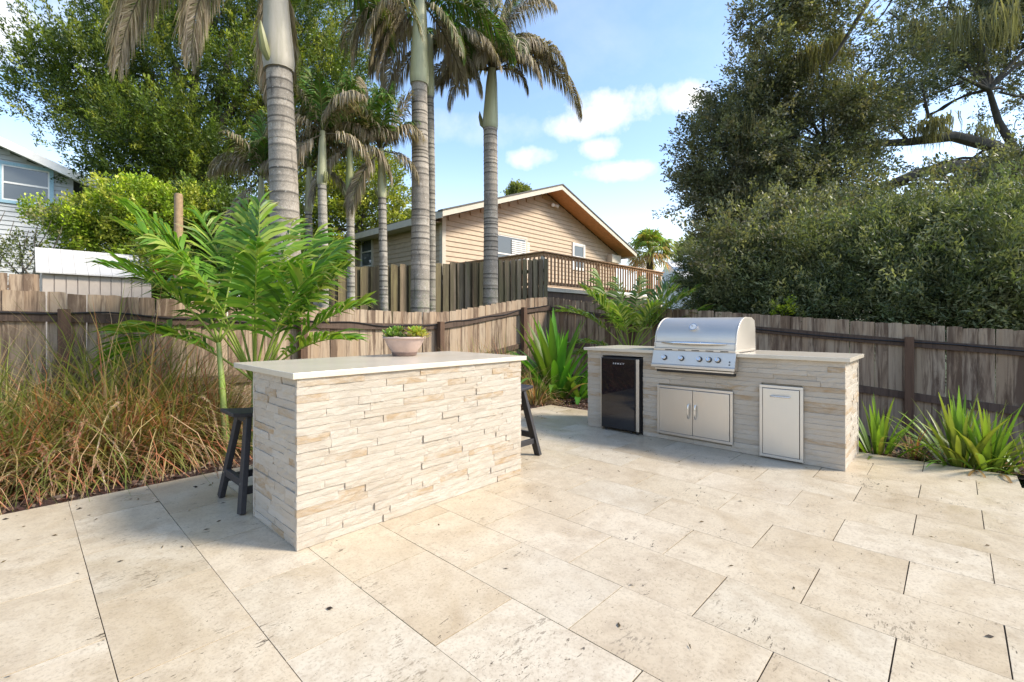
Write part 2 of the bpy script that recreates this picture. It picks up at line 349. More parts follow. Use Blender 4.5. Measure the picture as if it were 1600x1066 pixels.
V = np.stack([GX, GY, GZ], -1).reshape(-1, 3); nx, ny = len(xs), len(ys)
I = (np.arange(nx-1)[:, None]*ny+np.arange(ny-1)[None]).ravel(); Q = np.stack([I, I+ny, I+ny+1, I+1], 1)
me = np_mesh('ground', V, Q.ravel(), np.arange(len(Q))*4, np.full(len(Q), 4), np.ones((len(V), 3)), 'ground', True)
tag(link('ground', me), 'grass and bare soil ground running under and beyond the fences', 'ground', kind='structure')
# mulch bed: one sheet on the two strips between patio and fences
def sheet(name, x0, x1, y0, y1, st, up, mat, amp=0.):
    a = np.arange(x0, x1+st*.5, st); b = np.arange(y0, y1+st*.5, st); X, Y = np.meshgrid(a, b, indexing='ij')
    Z = gz(X, Y)+up+amp*rng.normal(size=X.shape); return X, Y, Z
Vs = []; Ls = []; off = 0
for (x0, x1, y0, y1) in ((-3.0, 7.98, 4.16, 6.38), (5.18, 7.98, -2.0, 4.1)):
    X, Y, Z = sheet('m', x0, x1, y0, y1, .08, .03, 'mulch', .008)
    n0, n1 = X.shape; I = (np.arange(n0-1)[:, None]*n1+np.arange(n1-1)[None]).ravel()
    Vs.append(np.stack([X, Y, Z], -1).reshape(-1, 3)); Ls.append(np.stack([I, I+n1, I+n1+1, I+1], 1)+off); off += n0*n1
V = np.concatenate(Vs); Q = np.concatenate(Ls)
me = np_mesh('mulch_bed', V, Q.ravel(), np.arange(len(Q))*4, np.full(len(Q), 4), np.ones((len(V), 3)), 'mulch', True)
mulch = tag(link('mulch_bed', me), 'dark mulched planting bed between patio and fence', 'planting bed', kind='structure')
# wood chips
N = 9000
cx = np.where(rng.random(N) < .8, rng.uniform(-1.5, 7, N), rng.uniform(5.2, 7.5, N)); cy = 4.17+np.abs(rng.normal(0, .7, N)); sel = rng.random(N) < .22
cx = np.where(sel, 5.2+np.abs(rng.normal(0, .5, N)), cx); cy = np.where(sel, rng.uniform(-1, 4.2, N), cy); ok = (cy < 6.3) & (cx < 7.9); cx, cy = cx[ok], cy[ok]; N = len(cx)
P = np.stack([cx, cy, gz(cx, cy)+.034+.02*rng.random(N)], 1); D = nrm(np.stack([rng.normal(size=N), rng.normal(size=N), rng.normal(0, .25, N)], 1))
cc = np.array([[.11, .05, .032], [.05, .025, .017], [.17, .10, .07], [.08, .035, .024], [.26, .19, .145]])[rng.integers(0, 5, N)]*rng.uniform(.7, 1.3, (N, 1))
Vq, Cq = leaves(P, D, rng.uniform(.02, .06, N), rng.uniform(.012, .028, N), cc)
tag(link('bark_chips', quads_mesh('bark_chips', Vq, Cq, 'dry')), 'loose red-brown bark chips covering the planting bed', 'bark chips', kind='stuff')

# ------------------------------------------------------------------ patio with travertine slabs
patio = B(); PX1 = 5.14; PY1 = 4.13; NY = -.34
patio.prism([(-3.2, -4), (4.78, -4), (4.78, NY), (PX1-.02, NY+.02), (PX1-.02, PY1-.02), (-3.2, PY1-.02)], 2, -.15, -.0045)
patio = patio.build('patio', 'grout', kind='structure', label='patio paved with large cream travertine slabs', cat='patio')
rows = [-3.3, -2.91, -2.52, -2.13, -1.74, -1.35, -.96, -.57, -.175, .217, .62, 1.012, 1.41, 1.803, 2.19, 2.565, 2.943, 3.315, 3.685, 4.05, 4.395, 4.79, PX1]
def slab_mesh(k):
    r = random.Random(k); bm = bmesh.new(); bmesh.ops.create_cube(bm, size=1)
    bmesh.ops.bevel(bm, geom=[e for e in bm.edges if abs(e.verts[0].co.z-e.verts[1].co.z) < .1 and e.verts[0].co.z > 0], offset=.006, segments=1, affect='EDGES')
    me = bpy.data.meshes.new('slab'); bm.to_mesh(me); bm.free(); me.materials.append(MAT['trav']); return me
def slab(x0, x1, y0, y1):
    g = random.uniform(.0011, .0017) if x0 < 1.5 else random.uniform(.0006, .0010); gy = random.uniform(.0018, .0030); bm = bmesh.new(); bmesh.ops.create_cube(bm, size=1, matrix=Matrix.Diagonal((x1-x0-2*g, y1-y0-2*gy, .045, 1)))
    bmesh.ops.bevel(bm, geom=[e for e in bm.edges if e.verts[0].co.z > 0 and e.verts[1].co.z > 0], offset=.0004, segments=1, affect='EDGES')
    for v in bm.verts:                                     # hand-cut edges
        v.co.x += random.uniform(-.0007, .0007); v.co.y += random.uniform(-.0007, .0007)
    me = bpy.data.meshes.new('slab'); bm.to_mesh(me); bm.free(); me.materials.append(MAT['trav'])
    o = link('slab', me, patio, ((x0+x1)/2, (y0+y1)/2, -.0225+random.uniform(-.0003, .0002)))
    o.rotation_euler = (random.uniform(-.0004, .0004), random.uniform(-.0004, .0004), 0)
for k in range(len(rows)-1):
    x0, x1 = rows[k], rows[k+1]; kk = k-9; ph = .745 if kk % 2 == 0 else .457
    if kk >= 6: ph += .004*(kk-5)
    ylo = NY if x0 > 4.7 else -3.1
    js = [ph+.5915*n for n in range(-8, 9)]; js = [j for j in js if ylo+.12 < j < PY1-.15]
    es = [ylo]+js+[PY1]
    for a, b in zip(es[:-1], es[1:]): slab(x0, x1, a, b)

# ------------------------------------------------------------------ split-face stone pieces (shared meshes)
def stone_mesh(k):
    r = random.Random(100+k); nx_, nz_ = 7, 3; V = []; F = []
    for j in range(nz_):
        for i in range(nx_):
            ex = 1 if (i in (0, nx_-1)) else 0; ez = 1 if j in (0, nz_-1) else 0
            V.append((i/(nx_-1)+(0 if ex else r.uniform(-.04, .04)), -(.022+r.uniform(-.002, .003)-(.0012 if ex or ez else 0)), j/(nz_-1)+(0 if ez else r.uniform(-.12, .12))))
    for j in range(nz_-1):
        for i in range(nx_-1): a = j*nx_+i; F.append((a, a+1, a+nx_+1, a+nx_))
    bk = len(V); V += [(0, .004, 0), (1, .004, 0), (1, .004, 1), (0, .004, 1)]
    F.append(tuple([bk]+[bk+1]+list(reversed(range(0, nx_))))); F.append(tuple([bk+2, bk+3]+[(nz_-1)*nx_+i for i in range(nx_)]))
    F.append(tuple([bk+3, bk]+[j*nx_ for j in range(nz_)])); F.append(tuple([bk+1, bk+2]+[j*nx_+nx_-1 for j in reversed(range(nz_))]))
    b = B(); b.add(V, F); return b.mesh('stone', 'stone')
STONES = [stone_mesh(k) for k in range(10)]
def clad(parent, org, ang, length, z0, z1, holes=(), lmin=.11, lmax=.34, nrow=21, seed=0, hide=False):
    """rows of stone strips on a wall starting at org, running along angle ang (outward normal to the right of travel)"""
    r = random.Random(seed); hs = [(z1-z0)/nrow*r.uniform(.93, 1.07) for _ in range(nrow)]; sc = (z1-z0)/sum(hs); z = z0; ca, sa = math.cos(ang), math.sin(ang); n = 0
    for h in hs:
        h *= sc; segs = [(0., length)]
        for (a, b, c, d) in holes:
            if c < z+h*.7 and d > z+h*.3:
                ns = []
                for s0, s1 in segs:
                    if b <= s0 or a >= s1: ns.append((s0, s1)); continue
                    if a > s0: ns.append((s0, a))
                    if b < s1: ns.append((b, s1))
                segs = ns
        for s0, s1 in segs:
            t = s0
            while t < s1-.004:
                L = r.uniform(lmin, lmax)
                if s1-(t+L) < lmin*.6: L = s1-t
                p = r.uniform(-.003, .003) if r.random() < .84 else r.uniform(.003, .008)
                o = link('stone', STONES[r.randrange(10)], parent, (org[0]+ca*t+sa*p, org[1]+sa*t-ca*p, z+.0006), (0, 0, ang), (L-.0012, 1, h-.0012))
                t += L; n += 1
        z += h
    return n

# ------------------------------------------------------------------ bar island
BX0, BX1, BY0, BY1, BZ = .955, 2.62, 2.385, 3.03, .863
bar = empty('bar_island', ((BX0+BX1)/2, (BY0+BY1)/2, 0), label='long bar island clad in cream split-face stone strips with pale stone top', cat='bar')
def local(parent): return Vector(parent.location)
def PL(parent, p): l = parent.location; return (p[0]-l.x, p[1]-l.y, p[2]-l.z)
bl = bar.location; d = .026
B().box(BX0+d-bl.x, BX1-d-bl.x, BY0+d-bl.y, BY1-d-bl.y, -.003, BZ).build('core', 'core', bar)
o = (BX0-bl.x, BY0+d-bl.y, .002); clad(bar, o, 0, BX1-BX0, .002, BZ, lmin=.13, lmax=.40, seed=3)
clad(bar, (BX0+d-bl.x, BY1-d-bl.y, 0), -math.pi/2, BY1-BY0-2*d, .002, BZ, lmin=.15, lmax=.34, seed=4)
clad(bar, (BX1-d-bl.x, BY0+d-bl.y, 0), math.pi/2, BY1-BY0-2*d, .002, BZ, lmin=.3, lmax=.62, nrow=17, seed=5)
bk = B()
for i in range(17):
    z0 = .002+i*(BZ-.002)/17; t = BX0
    while t < BX1-.01:
        L = min(random.uniform(.2, .5), BX1-t); bk.box(t-bl.x, t+L-.002-bl.x, BY1-d-bl.y, BY1-.004-bl.y+random.uniform(-.006, .004), z0, z0+(BZ-.002)/17-.001); t += L
bk.build('stone_backing', 'stone', bar, kind='stuff')
B().box(BX0-.025-bl.x, BX1+.045-bl.x, BY0-.014-bl.y, BY1+.27-bl.y, BZ, BZ+.032).build('countertop', 'quartz', bar, bevel=.003)
BT = BZ+.032

# ------------------------------------------------------------------ outdoor kitchen
KX0, KX1, KY0, KY1, KZ = 4.38, 5.06, .612, 2.985, .845
kit = empty('grill_counter', ((KX0+KX1)/2, (KY0+KY1)/2, 0), label='outdoor kitchen counter clad in cream split-face stone holding grill and cooler', cat='counter')
kl = kit.location
fy1, _ = on_x(941, KX0); fy0, _ = on_x(1004.5, KX0)                     # cooler opening
dy1, _ = on_x(1028, KX0); dy0, _ = on_x(1146, KX0)                      # double doors
ty1, _ = on_x(1187.5, KX0); ty0, _ = on_x(1256, KX0)                    # drawer
gy1, _ = on_x(1022, 4.34); gy0, _ = on_x(1150, 4.34)                    # grill
FZ = .80
core = B()
core.box(KX0+d-kl.x, KX1-d-kl.x, fy1+.004-kl.y, KY1-d-kl.y, -.003, KZ)
core.box(KX0+d-kl.x, KX1-d-kl.x, KY0+d-kl.y, fy0-.004-kl.y, -.003, KZ)
core.box(KX0+d-kl.x, KX1-d-kl.x, fy0-.002-kl.y, fy1+.002-kl.y, FZ+.006, KZ-.001)
core.box(KX1-.08-kl.x, KX1-d-kl.x-.001, fy0-.002-kl.y, fy1+.002-kl.y, -.003, FZ+.004)
core.build('core', 'core', kit)
s = lambda y: KY1-y                                                     # distance along the front from its far end
clad(kit, (KX0+d-kl.x, KY1-kl.y, 0), -math.pi/2, KY1-KY0, .002, KZ,
     holes=[(s(fy1), s(fy0), -1, FZ+.004), (s(dy1)+.012, s(dy0)-.012, .07, .525), (s(ty1)+.012, s(ty0)-.012, -1, .61), (s(gy1)+.02, s(gy0)-.02, .70, 2)],
     lmin=.17, lmax=.42, nrow=20, seed=8)
clad(kit, (KX0+d-kl.x, KY0+d-kl.y, 0), 0, KX1-KX0-2*d, .002, KZ, lmin=.2, lmax=.45, nrow=20, seed=9)
bk = B()
for i in range(16):
    z0 = .002+i*(KZ-.002)/16; h_ = (KZ-.002)/16-.001
    bk.box(KX1-d-kl.x, KX1-.003-kl.x, KY0-kl.y, KY1-kl.y, z0, z0+h_-random.uniform(0, .001)); bk.box(KX0+d-kl.x, KX1-d-kl.x-.001, KY1-d-kl.y, KY1-.003-random.uniform(0, .005)-kl.y, z0, z0+h_)
bk.build('stone_backing', 'stone', kit, kind='stuff')
GX1 = 4.90
for (x0, x1, y0, y1) in ((KX0-.035, KX1+.035, gy1+.004, KY1+.03), (KX0-.035, KX1+.035, KY0-.035, gy0-.004), (GX1+.006, KX1+.035, gy0-.003, gy1+.003)):
    B().box(x0-kl.x, x1-kl.x, y0-kl.y, y1-kl.y, KZ, KZ+.032).build('countertop', 'quartz', kit, bevel=.003)
KT = KZ+.032
# --- built-in grill
gm = (gy0+gy1)/2; grill = empty('gas_grill', (4.6, gm, KT), label='stainless steel built-in gas grill with domed hood and five knobs', cat='grill')
def G(x, y, z): return (x-4.6, y-gm, z-KT)
prof = [(4.345, .905), (4.350, .96)]
for i in range(13):
    a = math.pi/2*i/12; prof.append((4.63-.272*math.cos(a), .965+.235*math.sin(a)))
prof += [(4.78, 1.197), (4.86, 1.17), (4.885, 1.10), (4.895, .905)]
hb = B(); hb.prism([(x-4.6, z-KT) for x, z in prof], 1, gy0+.012-gm, gy1-.012-gm); hood = hb.build('hood', 'steel', grill, smooth=True, bevel=.004)
for yy in (gy0+.006, gy1-.006):
    eb = B(); pr = [(4.63+(x-4.63)*1.012, 1.0+(z-1.0)*1.012 if z > .95 else z) for x, z in prof]; eb.prism([(x-4.6, z-KT) for x, z in pr], 1, yy-.006-gm, yy+.006-gm)
    eb.build('end_cap', 'steel', hood, smooth=True, bevel=.002)
hd = B(); hz = .985
hd.tube([G(4.315+.03*abs(t)**6, gm+t*(gy1-gy0)*.40, hz-.028) for t in np.linspace(-1, 1, 15)], [.004+.013*(1-abs(t)**3) for t in np.linspace(-1, 1, 15)], 12)
hd.build('hood_handle', 'chrome', hood, smooth=True)
gg = B(); pc = Vector(G(4.40, gm+.015, 1.105)); nd = Vector((-.86, 0, .5)).normalized()
gg.tube([pc-nd*.02, pc+nd*.016], .036, 24); gauge = gg.build('thermometer', 'chrome', hood, smooth=True)
g2 = B(); g2.tube([pc+nd*.014, pc+nd*.0175], .028, 24); g2.build('dial', 'white', gauge)
g3 = B(); g3.tube([pc+nd*.0176, pc+nd*.019+Vector((-.002, .014, .014))], .0018, 6); g3.build('needle', 'black', gauge)
fb = B(); fb.box(4.33-4.6, 4.90-4.6, gy0-gm, gy1-gm, .882-KT, .9055-KT); fb.build('rim', 'steel', grill, bevel=.003)
vt = B()
for i in range(5): y0 = gy1-.12-i*.13; vt.box(4.3275-4.6, 4.331-4.6, y0-.07-gm, y0-gm, .887-KT, .894-KT)
vt.build('vent_slots', 'black', grill)
pp = B(); pp.prism([(4.335-4.6, .881-KT), (4.295-4.6, .755-KT), (4.283-4.6, .745-KT), (4.283-4.6, .722-KT), (4.42-4.6, .722-KT), (4.42-4.6, .881-KT)], 1, gy0-.004-gm, gy1+.004-gm)
pp.build('control_panel', 'steel', grill, bevel=.002)
dp = B(); dp.box(4.31-4.6, 4.40-4.6, gy0+.01-gm, gy1-.025-gm, .698-KT, .713-KT); dp.build('drip_tray', 'steel', grill, bevel=.002)
dk = B(); dk.box(4.335-4.6, 4.41-4.6, gy0+.012-gm, gy1-.03-gm, .672-KT, .697-KT); dk.box(4.33-4.6, 4.41-4.6, gy0+.012-gm, gy1-.03-gm, .714-KT, .721-KT); dk.build('tray_gap', 'black', grill)
fbx = B(); fbx.box(4.425-4.6, 4.89-4.6, gy0+.02-gm, gy1-.02-gm, .69-KT, .8815-KT); fbx.build('firebox', 'steel', grill)
nk = Vector((-.953, 0, .303))
for px in (1037.5, 1064, 1092, 1107, 1121):
    y, _ = on_x(px, 4.30); c = Vector(G(4.3125, y, .812))
    kb = B(); kb.tube([c-nk*.004, c+nk*.007], .026, 20); base = kb.build('knob_bezel', 'black', grill, smooth=True)
    kb = B(); kb.tube([c+nk*.006, c+nk*.03, c+nk*.034], [.0205, .0195, .017], 20); kn = kb.build('knob', 'chrome', base, smooth=True)
    kb = B(); kb.bar(c+nk*.0345+Vector((0, 0, -.013)), c+nk*.0345+Vector((0, 0, .015)), .006, .004, (1, 0, 0)); kb.build('grip', 'steel', kn)
for zz in (.80, .775):
    y, _ = on_x(1139.5, 4.30); c = Vector(G(4.309-(.80-zz)*.3, y, zz)); kb = B(); kb.tube([c-nk*.004, c+nk*.006], .006, 10); kb.build('ignition_button', 'black', grill)
# --- wine cooler
fm = (fy0+fy1)/2; cool = empty('beverage_cooler', (KX0+.25, fm, 0), label='black glass-door beverage cooler with silver side strip built into stone counter', cat='cooler')
def Fk(b, x0, x1, y0, y1, z0, z1): b.box(x0-KX0-.25, x1-KX0-.25, y0-fm, y1-fm, z0, z1); return b
Fk(B(), KX0+.012, KX1-.10, fy0+.012, fy1-.008, .02, FZ-.014).build('cabinet', 'black', cool, bevel=.003)
x0 = KX0-.038; dz0, dz1 = .03, FZ-.022; ya, yb = fy0+.02, fy1-.006
Fk(B(), x0, KX0+.008, ya, yb, dz0, dz1).build('door', 'black', cool, bevel=.003)
dglass = Fk(B(), x0-.004, x0+.002, ya+.052, yb-.012, dz0+.012, dz1-.012).build('door_glass', 'bglass', cool)
Fk(B(), x0-.006, x0+.006, ya+.001, ya+.034, dz0+.004, dz1-.004).build('handle_strip', 'steel', cool, bevel=.002)
Fk(B(), x0-.005, x0+.006, yb-.010, yb-.001, dz0+.004, dz1-.004).build('edge_strip', 'steel', cool, bevel=.001)
for y in (ya+.03, ya+.10, yb-.06): 
    b = B(); b.tube([(KX0+.03-KX0-.25-.05, y-fm, -.001), (KX0-.02-KX0-.25, y-fm, .022)], .014, 10); b.build('foot', 'black', cool)
cu = bpy.data.curves.new('logo_text', 'FONT'); cu.body = 'newair'; cu.size = .034; cu.space_character = 1.5; cu.extrude = .0006; cu.align_x = 'CENTER'
lo = bpy.data.objects.new('logo_tmp', cu); COL.objects.link(lo); dg = bpy.context.evaluated_depsgraph_get(); lme = bpy.data.meshes.new_from_object(lo.evaluated_get(dg)); bpy.data.objects.remove(lo)
lme.materials.clear(); lme.materials.append(MAT['white'])
link('logo', lme, cool, (x0-.0048-KX0-.25, .015, dz1-.066), (math.pi/2, 0, -math.pi/2))
# --- doors and drawer
def handle(b, p, q, out, r=.006):
    p, q, o = Vector(p), Vector(q), Vector(out); b.tube([p, p+o*.8, p+o+(q-p)*.12, q+o+(p-q)*.12, q+o*.8, q], r, 10); return b
dm = (dy0+dy1)/2; acc = empty('access_doors', (KX0-.005, dm, .06), label='stainless double access doors under the grill', cat='cabinet door')
def A(b, x0, x1, y0, y1, z0, z1, c, zb): b.box(x0-KX0+.005, x1-KX0+.005, y0-c, y1-c, z0-zb, z1-zb); return b
fr = B(); e = .024
for bx in ((dy0, dy1, .06, .06+e), (dy0, dy1, .536-e, .536), (dy0, dy0+e, .06+e, .536-e), (dy1-e, dy1, .06+e, .536-e)): A(fr, KX0-.020, KX0+.02, *bx, dm, .06)
fr.build('frame', 'steel_v', acc, bevel=.002)
A(B(), KX0-.010, KX0+.018, dy0+e-.001, dy1-e+.001, .06+e-.001, .536-e+.001, dm, .06).build('backing', 'black', acc)
for k, (a, b_) in enumerate(((dy0+e+.004, dm-.002), (dm+.002, dy1-e-.004))):
    dd = A(B(), KX0-.026, KX0-.008, a, b_, .06+e+.004, .536-e-.004, dm, .06).build('door', 'steel_v', acc, bevel=.002)
    y = (dm-.033 if k == 0 else dm+.033)-dm; X = -.0205
    handle(B(), (X, y, .19), (X, y, .315), (-.03, 0, 0)).build('handle', 'chrome', dd, smooth=True)
tm = (ty0+ty1)/2; tr = empty('trash_drawer', (KX0-.005, tm, .012), label='tall stainless pull-out drawer with one bar handle', cat='drawer')
fr = B(); z0, z1 = .012, .622
for bx in ((ty0, ty1, z0, z0+e), (ty0, ty1, z1-e, z1), (ty0, ty0+e, z0+e, z1-e), (ty1-e, ty1, z0+e, z1-e)): A(fr, KX0-.020, KX0+.02, *bx, tm, z0)
fr.build('frame', 'steel_v', tr, bevel=.002)
A(B(), KX0-.010, KX0+.018, ty0+e-.001, ty1-e+.001, z0+e-.001, z1-e+.001, tm, z0).build('backing', 'black', tr)
dd = A(B(), KX0-.026, KX0-.008, ty0+e+.004, ty1-e-.004, z0+e+.004, z1-e-.004, tm, z0).build('drawer_front', 'steel_v', tr, bevel=.002)
handle(B(), (-.0205, -.068, .535-z0), (-.0205, .068, .535-z0), (-.032, 0, 0)).build('handle', 'chrome', dd, smooth=True)

# ------------------------------------------------------------------ stools
def stool(loc, rz, label):
    t = empty('bar_stool', loc, rz, label=label, cat='stool', group='charcoal stools at the bar'); H = .60; LX, LY = .20, .135
    st = B(); n = 9
    ps = [(-.225+.45*i/n, H-.022+.018*(2*i/n-1)**2) for i in range(n+1)]
    st.prism(ps+[(x, z-.024) for x, z in reversed(ps)], 1, -.13, .13); st.build('seat', 'stool', t, bevel=.004)
    def foot(sx, sy): return Vector((sx*LX, sy*(LY+.07), 0))
    def top(sx, sy): return Vector((sx*(LX-.075), sy*(LY-.055), H-.03))
    for sx in (-1, 1):
        for sy in (-1, 1):
            lg = B().bar(foot(sx, sy), top(sx, sy), .032, .062, (0, 1, 0)).build('leg', 'stool', t, bevel=.003)
            for zz in (.17, .545):
                p = foot(sx, sy).lerp(top(sx, sy), zz/(H-.03)); B().tube([p+Vector((sx*.013, 0, 0)), p+Vector((sx*.0185, 0, 0))], .0055, 10).build('bolt', 'chrome', lg)
    for sx in (-1, 1):
        a = foot(sx, -1).lerp(top(sx, -1), .30); b = foot(sx, 1).lerp(top(sx, 1), .30); B().bar(a, b, .028, .05).build('stretcher', 'stool', t, bevel=.003)
        a = foot(sx, -1).lerp(top(sx, -1), .955); b = foot(sx, 1).lerp(top(sx, 1), .955); B().bar(a, b, .028, .05).build('apron', 'stool', t, bevel=.003)
    for sy in (-1, 1):
        a = foot(-1, sy).lerp(top(-1, sy), .22); b = foot(1, sy).lerp(top(1, sy), .22); B().bar(a, b, .028, .045).build('stretcher', 'stool', t, bevel=.003)
    return t
stool((1.115, 3.305, 0), 0, 'charcoal slatted stool tucked behind the bar beside the grass bed')
stool((2.90, 2.83, 0), .0, 'charcoal stool at the end of the bar facing the grill counter')

# ------------------------------------------------------------------ planter bowl with succulents
pz = BT; _c = at_depth(632, 553, (HC-BT)*FPX/(556-HZ)); bowl_at = (_c.x, _c.y, pz)
w_ = CA*_c.x+SA*_c.y; br = 33.5/FPX*w_; bh = 30/FPX*w_
bowl = empty('planter_bowl', bowl_at, label='mauve plastic planter bowl of succulents standing on the bar', cat='planter')
pb = B(); pb.lathe([(br*.50, .012), (br*.62, bh*.28), (br*.78, bh*.55), (br*.88, bh*.8), (br*.91, bh*.88), (br*.97, bh*.885), (br*1.0, bh*.92), (br*1.0, bh*.97), (br*.97, bh), (br*.93, bh*.99), (br*.90, bh*.9)], 40); pb.build('bowl', 'pot', bowl, smooth=True)
B().lathe([(br*.50, 0), (br*.545, .004), (br*.60, bh*.19), (br*.59, bh*.20)], 40).build('saucer', 'potbase', bowl, smooth=True)
B().lathe([(br*.5, bh*.86), (br*.905, bh*.90), (br*.6, bh*.935), (.01, bh*.95)], 30).build('soil', 'soil', bowl, smooth=True)
def rosette(c, rad, n, col, name):
    Vl = []; Fl = []; Cl = []; k = 0
    for i in range(n):
        a = i*2.399963; t = (i+.5)/n; el = 1.35-1.25*t; L = rad*(.5+.5*t); dv = Vector((math.cos(a)*math.cos(el), math.sin(a)*math.cos(el), math.sin(el))); sd_ = Vector((-math.sin(a), math.cos(a), 0)); up = sd_.cross(dv)*-1
        if up.z < 0: up = -up
        b0 = Vector(c)+dv*rad*.08
        pts = [b0, b0+dv*L*.5+sd_*L*.22+up*L*.02, b0+dv*L*.8+sd_*L*.17+up*L*.08, b0+dv*L+up*L*.14, b0+dv*L*.8-sd_*L*.17+up*L*.08, b0+dv*L*.5-sd_*L*.22+up*L*.02, b0+dv*L*.55-up*L*.06]
        Vl += pts; f = [(0, 1, 6), (1, 2, 6), (2, 3, 6), (3, 4, 6), (4, 5, 6), (5, 0, 6), (0, 5, 4, 3, 2, 1)]; Fl += [tuple(j+k for j in x) for x in f]; k += 7
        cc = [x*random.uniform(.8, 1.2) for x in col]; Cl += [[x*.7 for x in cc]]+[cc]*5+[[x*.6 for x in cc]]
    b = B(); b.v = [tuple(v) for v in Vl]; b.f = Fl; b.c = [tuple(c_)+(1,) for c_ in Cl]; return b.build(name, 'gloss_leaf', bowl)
rt = Vector((SA, -CA, 0)); fw = Vector((CA, SA, 0))
def RB(r, f, z): v = rt*r+fw*f; return (v.x, v.y, z)
for (r, f, z, rad, n, col) in [(-.72, -.1, 1.18, .34, 22, (.26, .34, .06)), (-.42, .2, 1.3, .36, 22, (.24, .34, .07)), (-.5, -.45, 1.1, .3, 18, (.22, .32, .07)), (-.85, .3, 1.05, .28, 16, (.2, .3, .06)), (-.25, -.3, 1.1, .25, 16, (.19, .28, .07)),
                               (.62, -.1, 1.25, .4, 26, (.46, .46, .09)), (.8, .25, 1.12, .34, 22, (.48, .45, .10)), (.9, -.25, 1.05, .32, 20, (.47, .44, .10)), (.42, -.5, 1.05, .26, 18, (.36, .36, .13)),
                               (.05, -.55, 1.0, .2, 14, (.15, .17, .06)), (.2, -.2, 1.02, .2, 14, (.14, .15, .06)), (-.1, .3, 1.02, .24, 14, (.12, .16, .05)), (.1, .5, 1.0, .2, 14, (.12, .15, .05))]:
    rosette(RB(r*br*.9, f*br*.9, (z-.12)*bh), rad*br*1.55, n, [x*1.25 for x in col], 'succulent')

# ------------------------------------------------------------------ fences
def picket_mesh(k):
    r = random.Random(50+k); b = B(); w = .138; t = .018
    b.prism([(-w/2, 0), (w/2, 0), (w/2+r.uniform(-.002, .002), .96), (w/2-r.uniform(.0, .004), 1.0+r.uniform(-.004, .002)), (r.uniform(-.02, .02), 1.0+r.uniform(-.003, .003)), (-w/2+r.uniform(.0, .004), 1.0+r.uniform(-.004, .002)), (-w/2, .96)], 1, -t/2, t/2)
    return b
def fence(name, label, path, ztop, height, side, mat='picket', step=.142, rails=(.24, .93, 1.6), posts=(), shadow=False, group='weathered plank fences'):
    """pickets along path(s) -> (x,y); rails on the side given"""
    (xa, ya), (xb, yb) = path; L = math.hypot(xb-xa, yb-ya); dx, dy = (xb-xa)/L, (yb-ya)/L; ang = math.atan2(dy, dx); nx_, ny_ = dy*side, -dx*side
    mid = L/2; t = empty(name, (xa+dx*mid, ya+dy*mid, ztop(mid)-height), label=label, cat='fence', group=group); o = t.location
    ms = [picket_mesh(k).mesh('picket', mat) for k in range(7)]
    n = int(L/step)
    for i in range(n+1):
        s_ = i*step; zt = ztop(s_)+random.uniform(-.006, .006)*(3 if shadow else 1); off = random.uniform(-.003, .003)+((.055 if i % 2 else 0)*1 if shadow else 0)
        link('picket', ms[random.randrange(7)], t, (xa+dx*s_-nx_*off-o.x, ya+dy*s_-ny_*off-o.y, zt-height-o.z), (random.uniform(-.006, .006), random.uniform(-.008, .008), ang+random.uniform(-.02, .02)), (random.uniform(1.0, 1.035) if not shadow else random.uniform(1.0, 1.08), 1, height))
    for r in rails:
        b = B(); st_ = np.linspace(-.06, L+.0, max(2, int(L/.4)))
        for s0, s1 in zip(st_[:-1], st_[1:]):
            p = Vector((xa+dx*s0+nx_*.031-o.x, ya+dy*s0+ny_*.031-o.y, ztop(s0)-r-o.z)); q = Vector((xa+dx*s1+nx_*.031-o.x, ya+dy*s1+ny_*.031-o.y, ztop(s1)-r-o.z)); b.bar(p, q, .036, .095)
        b.build('rail', 'rail' if mat == 'picket' else mat, t)
    for s_ in posts:
        x, y = xa+dx*s_+nx_*.098, ya+dy*s_+ny_*.098; zt = ztop(s_)-.16
        B().box(x-.046-o.x, x+.046-o.x, y-.046-o.y, y+.046-o.y, zt-height-o.z, zt-o.z).build('post', 'post' if mat == 'picket' else mat, t, bevel=.004)
    return t
# height of the fence tops, read off the photo along each run
LP = []
for px, py in ((-130, 447), (0, 453), (100, 458), (200, 464), (300, 469), (450, 478), (580, 485), (650, 488), (690, 488), (720, 484), (760, 477), (800, 470), (830, 466), (858, 464)):
    X, w = on_y(px, FY); LP.append((X, zat(py, w)))
RP = []
for px, py in ((862, 465), (900, 470), (960, 477), (1090, 485), (1170, 490), (1300, 499), (1420, 507), (1500, 512), (1600, 517), (1750, 525)):
    Y, w = on_x(px, FX); RP.append((Y, zat(py, w)))
lx = [a for a, b in LP]; lz = [b for a, b in LP]; ry = [a for a, b in RP][::-1]; rz_ = [b for a, b in RP][::-1]
XL = lx[0]
lt = lambda s_: float(np.interp(XL+s_, lx, lz))
rtop = lambda s_: float(np.interp(FY-s_, ry, rz_))
fL = fence('plank_fence', 'weathered plank fence with dark rails behind the grass bed and bar', ((XL, FY), (FX-.08, FY)), lt, 1.78, 1, posts=(.9, 3.2, 5.5, 7.6))
py_, _ = on_x(1421, FX-.1)
fR = fence('plank_fence', 'weathered plank fence with dark rails and post behind the grill counter', ((FX, FY), (FX, -1.2)), rtop, 1.78, 1, posts=(2.0, FY-py_-2.44, FY-py_, FY-py_+2.44))
